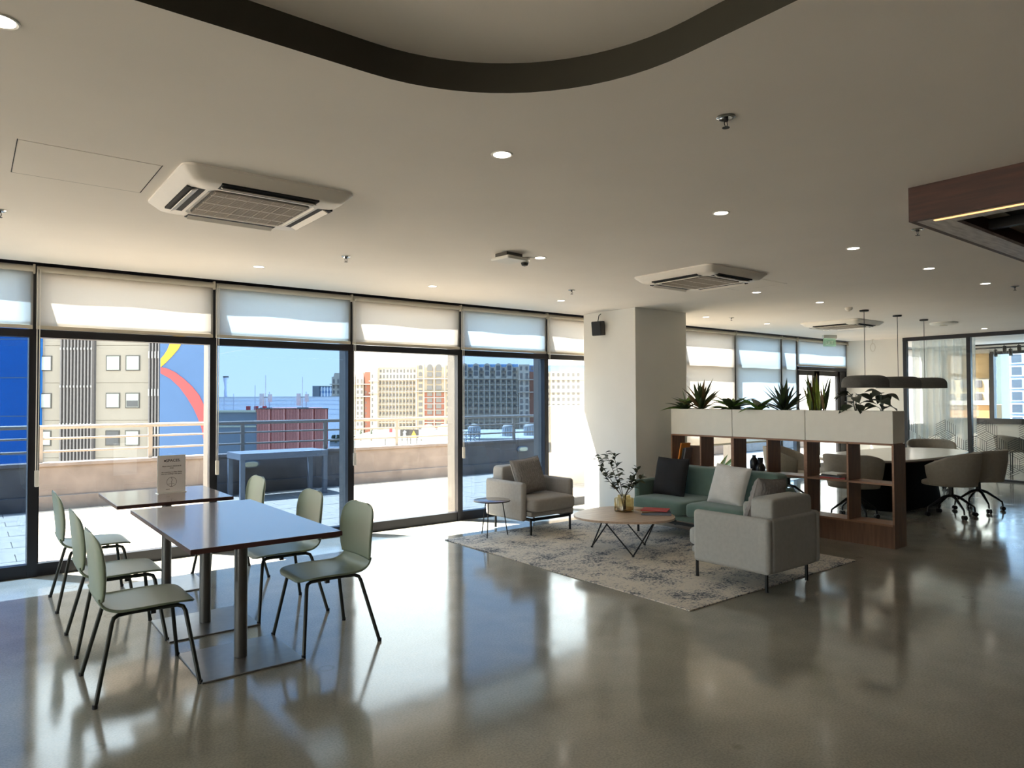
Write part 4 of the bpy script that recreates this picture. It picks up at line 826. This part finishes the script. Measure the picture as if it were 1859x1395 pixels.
for y, x, prof, l in ((4.96, 7.66, [(.03, 0), (.046, .01), (.05, .06), (.05, .12), (.034, .15), (.022, .165), (.022, .185), (.026, .19), (.0, .19)], 'tall black bottle vase on the middle shelf'), (4.855, 7.63, [(.04, 0), (.058, .012), (.06, .05), (.045, .085), (.03, .10), (.032, .15), (.036, .165), (0, .165)], 'short round black vase with a wide neck on the middle shelf')):
    t = empty('black_vase', (x, y, .665), l, 'vase', group='black vases on the middle shelf'); MB().lathe(prof, n=24).build('body', 'pot', t, smooth=True); MB().lathe([(prof[-2][0]+.001, prof[-2][1]-.004), (prof[-2][0]+.002, prof[-2][1]), (prof[-2][0]-.004, prof[-2][1]+.001)], n=24).build('lip', 'blackb', t, smooth=True)
for k, (c_, rz, l, w_) in enumerate((('red', .25, 'red magazine at the bottom of the shelf pile', .26), ('greyb', -.1, 'grey magazine second from the bottom of the shelf pile', .24), ('blackb', .1, 'black magazine second from the top of the shelf pile', .22), ('white', -.2, 'white magazine on top of the shelf pile', .22))): book('magazine', l, .19, w_, .014, (7.64, 3.94, .665+k*.0142), rz, c_, 'magazines on the camera end shelf')
t = empty('potted_plant', (8.35, 5.98, .0), 'bright green plant on the floor behind the bookcase', 'plant'); MB().lathe([(.10, 0), (.13, .02), (.15, .36), (.13, .36), (.12, .33), (0, .33)], n=24).build('pot', 'pot', t, smooth=True)
for me, az, el, sc_, rl, p in fan(16, 'pp', .36, .04, .5, ('leafb', 'leafg'), .4, 1.4): add_leaf(me, t, (p[0], p[1], .34+p[2]), az, el, sc_*1.4, rl)
# ================================================================ MEETING TABLE
CT = empty('meeting_table', (10.75, 4.62, 0), 'large pale oval meeting table on a black base under the pendants', 'table')
def stadium(a, b, n=40, e=.75): return [(a*math.copysign(abs(math.cos(2*PI*i/n))**e, math.cos(2*PI*i/n)), b*math.copysign(abs(math.sin(2*PI*i/n))**e, math.sin(2*PI*i/n))) for i in range(n)]
MB().prism(stadium(1.6, .68), .712, .74).build('tabletop', 'whitec', CT, bevel=.006); MB().prism(stadium(1.57, .65), .695, .712).build('underside', 'tedge', CT)
q = MB(); p0, p1 = stadium(.85, .40, e=.5), stadium(.72, .32, e=.5); n = len(p0)
q.add([(x, y, 0) for x, y in p0]+[(x, y, .695) for x, y in p1], [tuple(range(n)), tuple(range(n, 2*n))]+[(i, (i+1) % n, n+(i+1) % n, n+i) for i in range(n)]); q.build('base', 'basedark', CT, smooth=True)
def tub_chair():
    t = empty('swivel_chair', (0, 0, 0), 'x', 'chair')
    def shell(u, v):
        a = (u*2-1)*math.radians(128); k = abs(u*2-1); top = .84-.17*max(0, (k-.35)/.65)**1.4; z = .415+(top-.415)*v; r = .265+.055*v**1.2+.012*math.sin(v*PI)
        return (-r*1.04*math.cos(a), r*1.08*math.sin(a), z)
    MB().grid(shell, 40, 12).build('shell', 'tub', t, smooth=True, solid=.035, angle=180)
    MB().soft(-.26, .30, -.255, .255, .40, .49, .35).build('seat_cushion', 'tub', t, smooth=True, angle=180); MB().lathe([(.10, .395), (.26, .41), (.27, .43)], n=32).build('seat_pan', 'tub', t, smooth=True)
    MB().lathe([(.032, .25), (.028, .38), (.075, .385), (.08, .398)], n=16).build('column', 'castor', t, smooth=True)
    for k in range(4):
        a = PI/4+k*PI/2; c, s = math.cos(a), math.sin(a)
        MB().tube([(.01*c, .01*s, .275), (.10*c, .10*s, .25), (.24*c, .24*s, .155), (.29*c, .29*s, .12), (.30*c, .30*s, .06)], .014, 8, rs=[.022, .019, .014, .012, .011]).build('leg', 'castor', t, smooth=True)
        cs = MB(); d = Vector((-s, c, 0))
        for sg in (-1, 1): p = Vector((.30*c, .30*s, .028))+d*sg*.016; cs.tube([p-d*.009, p+d*.009], .028, 14)
        cs.build('castor', 'castor', t, smooth=True)
    return t
tc_ = tub_chair()
for k, (x, y, r, l) in enumerate(((10.18, 3.69, 1.62, 'taupe swivel tub chair nearest the camera at the meeting table'), (11.04, 3.66, 1.50, 'taupe swivel tub chair behind the nearest one on the right'), (9.02, 4.40, .15, 'taupe swivel tub chair at the left end of the table seen through the bookcase'), (9.55, 5.62, -1.3, 'pale swivel tub chair on the window side of the table'), (12.85, 4.95, PI+.5, 'pale swivel tub chair at the far end of the meeting table'))): place(tc_, k > 0, (x, y, 0), r, l, 'tub chairs around the meeting table')
for k, (x, l) in enumerate(((9.84, 'charcoal drum pendant lamp nearest the camera'), (10.87, 'charcoal drum pendant lamp in the middle of three'), (11.80, 'charcoal drum pendant lamp farthest from the camera'))):
    t = empty('pendant_lamp', (x, 4.62, ZC), l, 'lamp', group='pendants over the meeting table'); zb = 1.70-ZC; R = .30
    MB().lathe([(R-.012, zb), (R, zb), (R, zb+.075), (R-.01, zb+.108), (R-.03, zb+.135), (R-.065, zb+.156), (R-.11, zb+.165), (.02, zb+.168)], n=40).build('lamp_shade', 'pend', t, smooth=True); MB().lathe([(.01, zb+.006), (R-.012, zb+.006), (R-.012, zb+.012), (.01, zb+.012)], n=40).build('diffuser', 'white', t, smooth=True)
    MB().tube([(0, 0, zb+.16), (0, 0, -.02)], .004, 6).build('cable', 'black', t); MB().lathe([(.055, -.022), (.06, -.018), (.06, 0)], n=20).build('canopy', 'black', t, smooth=True)
# meeting room things
def cafe2(name, label, loc, rz):
    t = empty(name, loc, label, 'chair', rz, 'brown chairs in the meeting room')
    def sh(u, v):
        a = (u*2-1)*math.radians(100); z = .46+(.32-.10*abs(u*2-1)**2)*v; r = .24+.05*v; return (-r*math.cos(a), r*math.sin(a), z)
    MB().grid(sh, 24, 8).build('backrest', 'tub', t, smooth=True, solid=.025, angle=180); MB().soft(-.23, .24, -.23, .23, .43, .50, .4).build('seat', 'tub', t, smooth=True, angle=180)
    for sx in (-1, 1):
        for sy in (-1, 1): MB().tube([(sx*.15, sy*.15, .44), (sx*.22, sy*.2, .01)], .012, 8).build('leg', 'black', t, smooth=True)
cafe2('guest_chair', 'brown rounded chair in the meeting room beside the partition post', (16.9, 5.0, 0), -.4); cafe2('guest_chair', 'brown rounded chair further right in the meeting room', (17.0, 3.85, 0), 1.0)
t = empty('meeting_room_table', (17.6, 4.5, 0), 'small square table with black legs in the meeting room', 'table'); bx('tabletop', 'whitec', -.4, .4, -.4, .4, .71, .74, t, bevel=.004)
for sx in (-1, 1):
    for sy in (-1, 1): bx('leg', 'black', sx*.35-.015, sx*.35+.015, sy*.35-.015, sy*.35+.015, 0, .71, t)
C_ = empty('sheer_curtain', (15.42, 5.72, 0), 'pale sheer curtain hanging behind the partition glass', 'curtain')
MB().grid(lambda u, v: (.035*math.sin(u*58+.4*math.sin(9*u))+.02*math.sin(u*23), -.60+1.16*u, ZC-.06-(ZC-.12)*v), 160, 4).build('fabric', 'sheer', C_, smooth=True, angle=180)
MB().tube([(0, -.62, ZC-.04), (0, .6, ZC-.04)], .012, 8).build('rod', 'track', C_)
for k, (x, l) in enumerate(((16.6, 'black ceiling light track nearer to the partition'), (17.7, 'black ceiling light track farther from the partition'))):
    t = empty('light_track', (x, 4.5, ZC-.14), l, 'track light', group='light tracks in the meeting room'); bx('track', 'track', -.016, .016, -2.2, 2.2, -.02, .012, t)
    for y in (-2, 0, 2): MB().tube([(0, y, .01), (0, y, .14)], .004, 6).build('hanger', 'track', t)
    for y in ((.72, 1.0) if k else (.25, .5)):
        MB().tube([(0, y, -.02), (0, y, -.06)], .008, 8).build('spot_stem', 'track', t); MB().tube([(.02, y, -.05), (-.03, y-.02, -.19)], .035, 14).build('spot_head', 'track', t, smooth=True)
# ================================================================ CEILING FITTINGS
def rr(a, r, n=6):
    pts = []
    for cx, cy, a0 in ((a-r, a-r, 0), (-a+r, a-r, 90), (-a+r, -a+r, 180), (a-r, -a+r, 270)):
        for i in range(n+1): t_ = math.radians(a0+90*i/n); pts.append((cx+r*math.cos(t_), cy+r*math.sin(t_)))
    return pts
def ac_unit():
    t = empty('cassette_air_conditioner', (0, 0, 0), 'x', 'air conditioner')
    loops = [(rr(.475, .07), 0), (rr(.475, .07), -.012), (rr(.455, .065), -.030), (rr(.425, .06), -.058), (rr(.39, .055), -.070), (rr(.30, .05), -.074), (rr(.288, .045), -.066)]
    V = []; F = []; n = len(loops[0][0])
    for L_, z in loops: V += [(x, y, z) for x, y in L_]
    for i in range(len(loops)-1):
        for j in range(n): F.append((i*n+j, i*n+(j+1) % n, (i+1)*n+(j+1) % n, (i+1)*n+j))
    F.append(tuple((len(loops)-1)*n+j for j in range(n)))
    MB().add(V, F).build('panel', 'acw', t, smooth=True, angle=30)
    g_ = MB().prism(rr(.276, .04), -.073, -.064).build('grille', 'grille', t)
    for k in range(34): bx('grille_bar', 'acw' if k % 11 == 5 else 'acbar', -.268, .268, -.265+k*.0157, -.265+k*.0157+.0085, -.0765, -.0725, g_)
    for k in range(9): bx('grille_rib', 'acbar', -.262+k*.064, -.258+k*.064, -.265, .268, -.0772, -.0765, g_)
    for k in range(4):
        c, s = [(1, 0), (0, 1), (-1, 0), (0, -1)][k]
        def tb(a0, a1, b0, b1): return (min(c*a0-s*b0, c*a1-s*b1), max(c*a0-s*b0, c*a1-s*b1), min(s*a0+c*b0, s*a1+c*b1), max(s*a0+c*b0, s*a1+c*b1))
        bx('air_slot', 'acdark', *tb(.318, .412, -.27, .27), -.0735, -.05, t)
        fl_ = MB().box(-.021, .021, -.262, .262, -.003, .003).build('louvre', 'acw', t, loc=(c*.368, s*.368, -.078), rot=(0, 0, math.atan2(s, c))); fl_.rotation_euler = (Matrix.Rotation(math.atan2(s, c), 3, 'Z') @ Matrix.Rotation(.45, 3, 'Y')).to_euler()
    return t
ac = ac_unit()
for k, (x, y, l) in enumerate(((1.33, 4.27, 'white ceiling cassette air conditioner above the dining tables'), (5.74, 4.30, 'white ceiling cassette air conditioner above the lounge rug'), (11.2, 5.62, 'white ceiling cassette air conditioner beside the pendants'))): place(ac, k > 0, (x, y, ZC), 0, l, 'ceiling cassette units')
def downlight():
    t = empty('downlight', (0, 0, 0), 'x', 'light'); MB().lathe([(.043, -.002), (.050, -.005), (.055, -.003), (.055, 0)], n=28).build('trim_ring', 'white', t, smooth=True); MB().lathe([(.0, -.003), (.043, -.003), (.043, -.001)], n=28).build('diffuser', 'led', t); return t
dl = downlight(); k = 0
for y, rowname, xs in ((2.75, 'row nearest the camera', (.07, 2.09, 3.9, 5.69, 7.16, 8.6, 10.2, 12.0)), (4.58, 'middle row', (3.89, 7.16, 8.57, 14.23)), (6.43, 'row along the windows', (2.09, 3.94, 5.80, 8.72, 10.34, 12.23))):
    for j, x in enumerate(xs): place(dl, k > 0, (x, y, ZC), 0, '%s recessed downlight from the left in the %s' % (ordn[j+1], rowname), 'recessed ceiling downlights'); k += 1
def sprinkler():
    t = empty('fire_sprinkler', (0, 0, 0), 'x', 'sprinkler'); MB().lathe([(.040, 0), (.040, -.004), (.030, -.010), (.018, -.008), (.012, -.004)], n=20).build('escutcheon', 'chrome', t, smooth=True)
    fr = MB(); fr.tube([(0, 0, 0), (0, 0, -.02)], .010, 10)
    for sg in (-1, 1): fr.tube([(sg*.008, 0, -.018), (sg*.011, 0, -.032), (sg*.003, 0, -.046)], .0022, 6)
    fr.build('frame', 'track', t, smooth=True); MB().lathe([(.016, -.047), (.016, -.049)], n=16).build('deflector', 'track', t); return t
sp = sprinkler()
for k, (x, y, l) in enumerate(((2.58, 1.79, 'chrome sprinkler nearest the camera beside the curved recess'), (2.53, 5.53, 'sprinkler between the first air conditioner and the windows'), (5.33, 5.73, 'sprinkler in front of the column and windows'), (5.41, 2.15, 'sprinkler below the corner of the wooden canopy'), (9.07, 2.62, 'sprinkler at the right edge of the ceiling'), (9.11, 6.26, 'sprinkler right of the column'), (.15, 5.5, 'sprinkler cut by the left edge'))): place(sp, k > 0, (x, y, ZC), 0, l, 'ceiling sprinklers')
# access panels
for x0, x1, y0, y1, l in ((.17, .79, 3.95, 4.55, 'flush access panel left of the first air conditioner'), (6.30, 6.87, 4.03, 4.62, 'flush access panel beside the lounge air conditioner')):
    t = empty('access_panel', ((x0+x1)/2, (y0+y1)/2, ZC), l, 'access panel', group='flush ceiling access panels'); a, b = (x1-x0)/2, (y1-y0)/2
    bx('hatch', 'ceil', -a+.006, a-.006, -b+.006, b-.006, -.002, 0, t)
    for q in ((-a, a, b-.006, b), (-a, -a+.004, -b, b), (a-.004, a, -b, b)): bx('gap', 'acdark', *q, -.0012, 0, t)
# wireless access point and dome camera
t = empty('wireless_access_point', (3.58, 4.62, ZC), 'flat white wireless box under the ceiling', 'access point', math.radians(5)); MB().box(-.11, .11, -.11, .11, -.06, -.032).build('body', 'white', t, bevel=.012); bx('bracket', 'fin', -.09, .09, -.07, .07, -.034, 0, t)
t = empty('dome_camera', (3.80, 4.68, ZC), 'small dome security camera beside the white wireless box', 'camera'); MB().lathe([(.045, 0), (.045, -.03), (.035, -.04)], n=24).build('housing', 'white', t, smooth=True); MB().lathe([(.033, -.038), (.032, -.05), (.024, -.064), (.0, -.072)], n=24).build('dome', 'castor', t, smooth=True)
for x, y, l, s in ((9.4, 4.62, 'small white smoke detector near the first pendant', .05), (12.56, 4.62, 'wide white ceiling speaker disc behind the pendants', .20)):
    t = empty('ceiling_detector', (x, y, ZC), l, 'detector'); MB().lathe([(s, 0), (s, -.02), (s*.8, -.035), (s*.3, -.045)], n=24).build('body', 'white', t, smooth=True); MB().lathe([(s*.3, -.045), (s*.28, -.052), (.0, -.053)], n=16).build('cap', 'rail', t, smooth=True)
# wall speaker on the column
t = empty('wall_speaker', (7.02, 6.93, 2.58), 'black loudspeaker bracketed to the column near the ceiling', 'speaker')
MB().box(-.17, -.04, -.075, .075, -.13, .07).build('cabinet', 'black', t, bevel=.015, rot=(0, -.12, .25)); bx('bracket', 'castor', -.06, 0, -.03, .03, -.06, .03, t); MB().tube([(-.08, .0, .05), (-.06, 0, .14), (-.02, 0, .17)], .006, 6).build('cable', 'castor', t)
# exit sign
t = empty('exit_sign', (13.26, 6.9, ZC), 'translucent green exit sign hanging from the ceiling near the glass door', 'sign', math.radians(-20)); bx('housing', 'white', -.16, .16, -.03, .03, -.06, 0, t, bevel=.004); bx('acrylic_panel', 'exitg', -.15, .15, -.004, .004, -.22, -.06, t); text('EXIT', .10, 'exitw', t, (0, -.006, -.18), (PI/2, 0, 0))
t = empty('cable_loop', (14.95, 6.85, ZC), 'thin cable loop hanging from the ceiling by the pale wall', 'cable'); MB().tube([(.0, 0, 0), (0, .01, -.08)]+[(0, .05*math.sin(a*PI/8), -.17+.085*math.cos(a*PI/8)) for a in range(17)], .004, 6).build('loop', 'rail', t); MB().lathe([(.02, 0), (.02, -.012)], n=10).build('ceiling_cap', 'white', t)
# wooden canopy at the right
K = empty('ceiling_canopy', (4.31, 1.76, ZC), 'dark walnut ceiling canopy with a warm light strip at the right edge', 'canopy')
zb = 2.58-ZC
bx('front_fascia', 'canopy', 0, .03, -3.6, 0, zb, 0, K); bx('side_fascia', 'canopy', .03, 5.2, -.03, 0, zb, 0, K); bx('back_fascia', 'canopy', .03, 5.2, -3.6, -3.57, zb, 0, K); bx('end_fascia', 'canopy', 5.2, 5.23, -3.6, 0, zb, 0, K)
bx('soffit_strip', 'bracket', .03, .19, -3.57, -.03, zb, zb+.02, K); bx('soffit_strip', 'bracket', .19, 5.2, -.18, -.03, zb, zb+.02, K); bx('soffit_strip', 'bracket', .19, 5.2, -3.57, -3.42, zb, zb+.02, K); bx('soffit_strip', 'bracket', 5.05, 5.2, -3.42, -.18, zb, zb+.02, K)
bx('light_strip', 'warm', .06, .085, -3.5, -.11, zb-.003, zb, K); bx('inner_ceiling', 'castor', .19, 5.05, -3.42, -.18, -.02, -.005, K); bx('inner_beam', 'black', .7, .76, -3.42, -.18, zb+.03, zb+.09, K); bx('inner_beam', 'black', .19, 5.05, -.9, -.84, zb+.03, zb+.09, K)
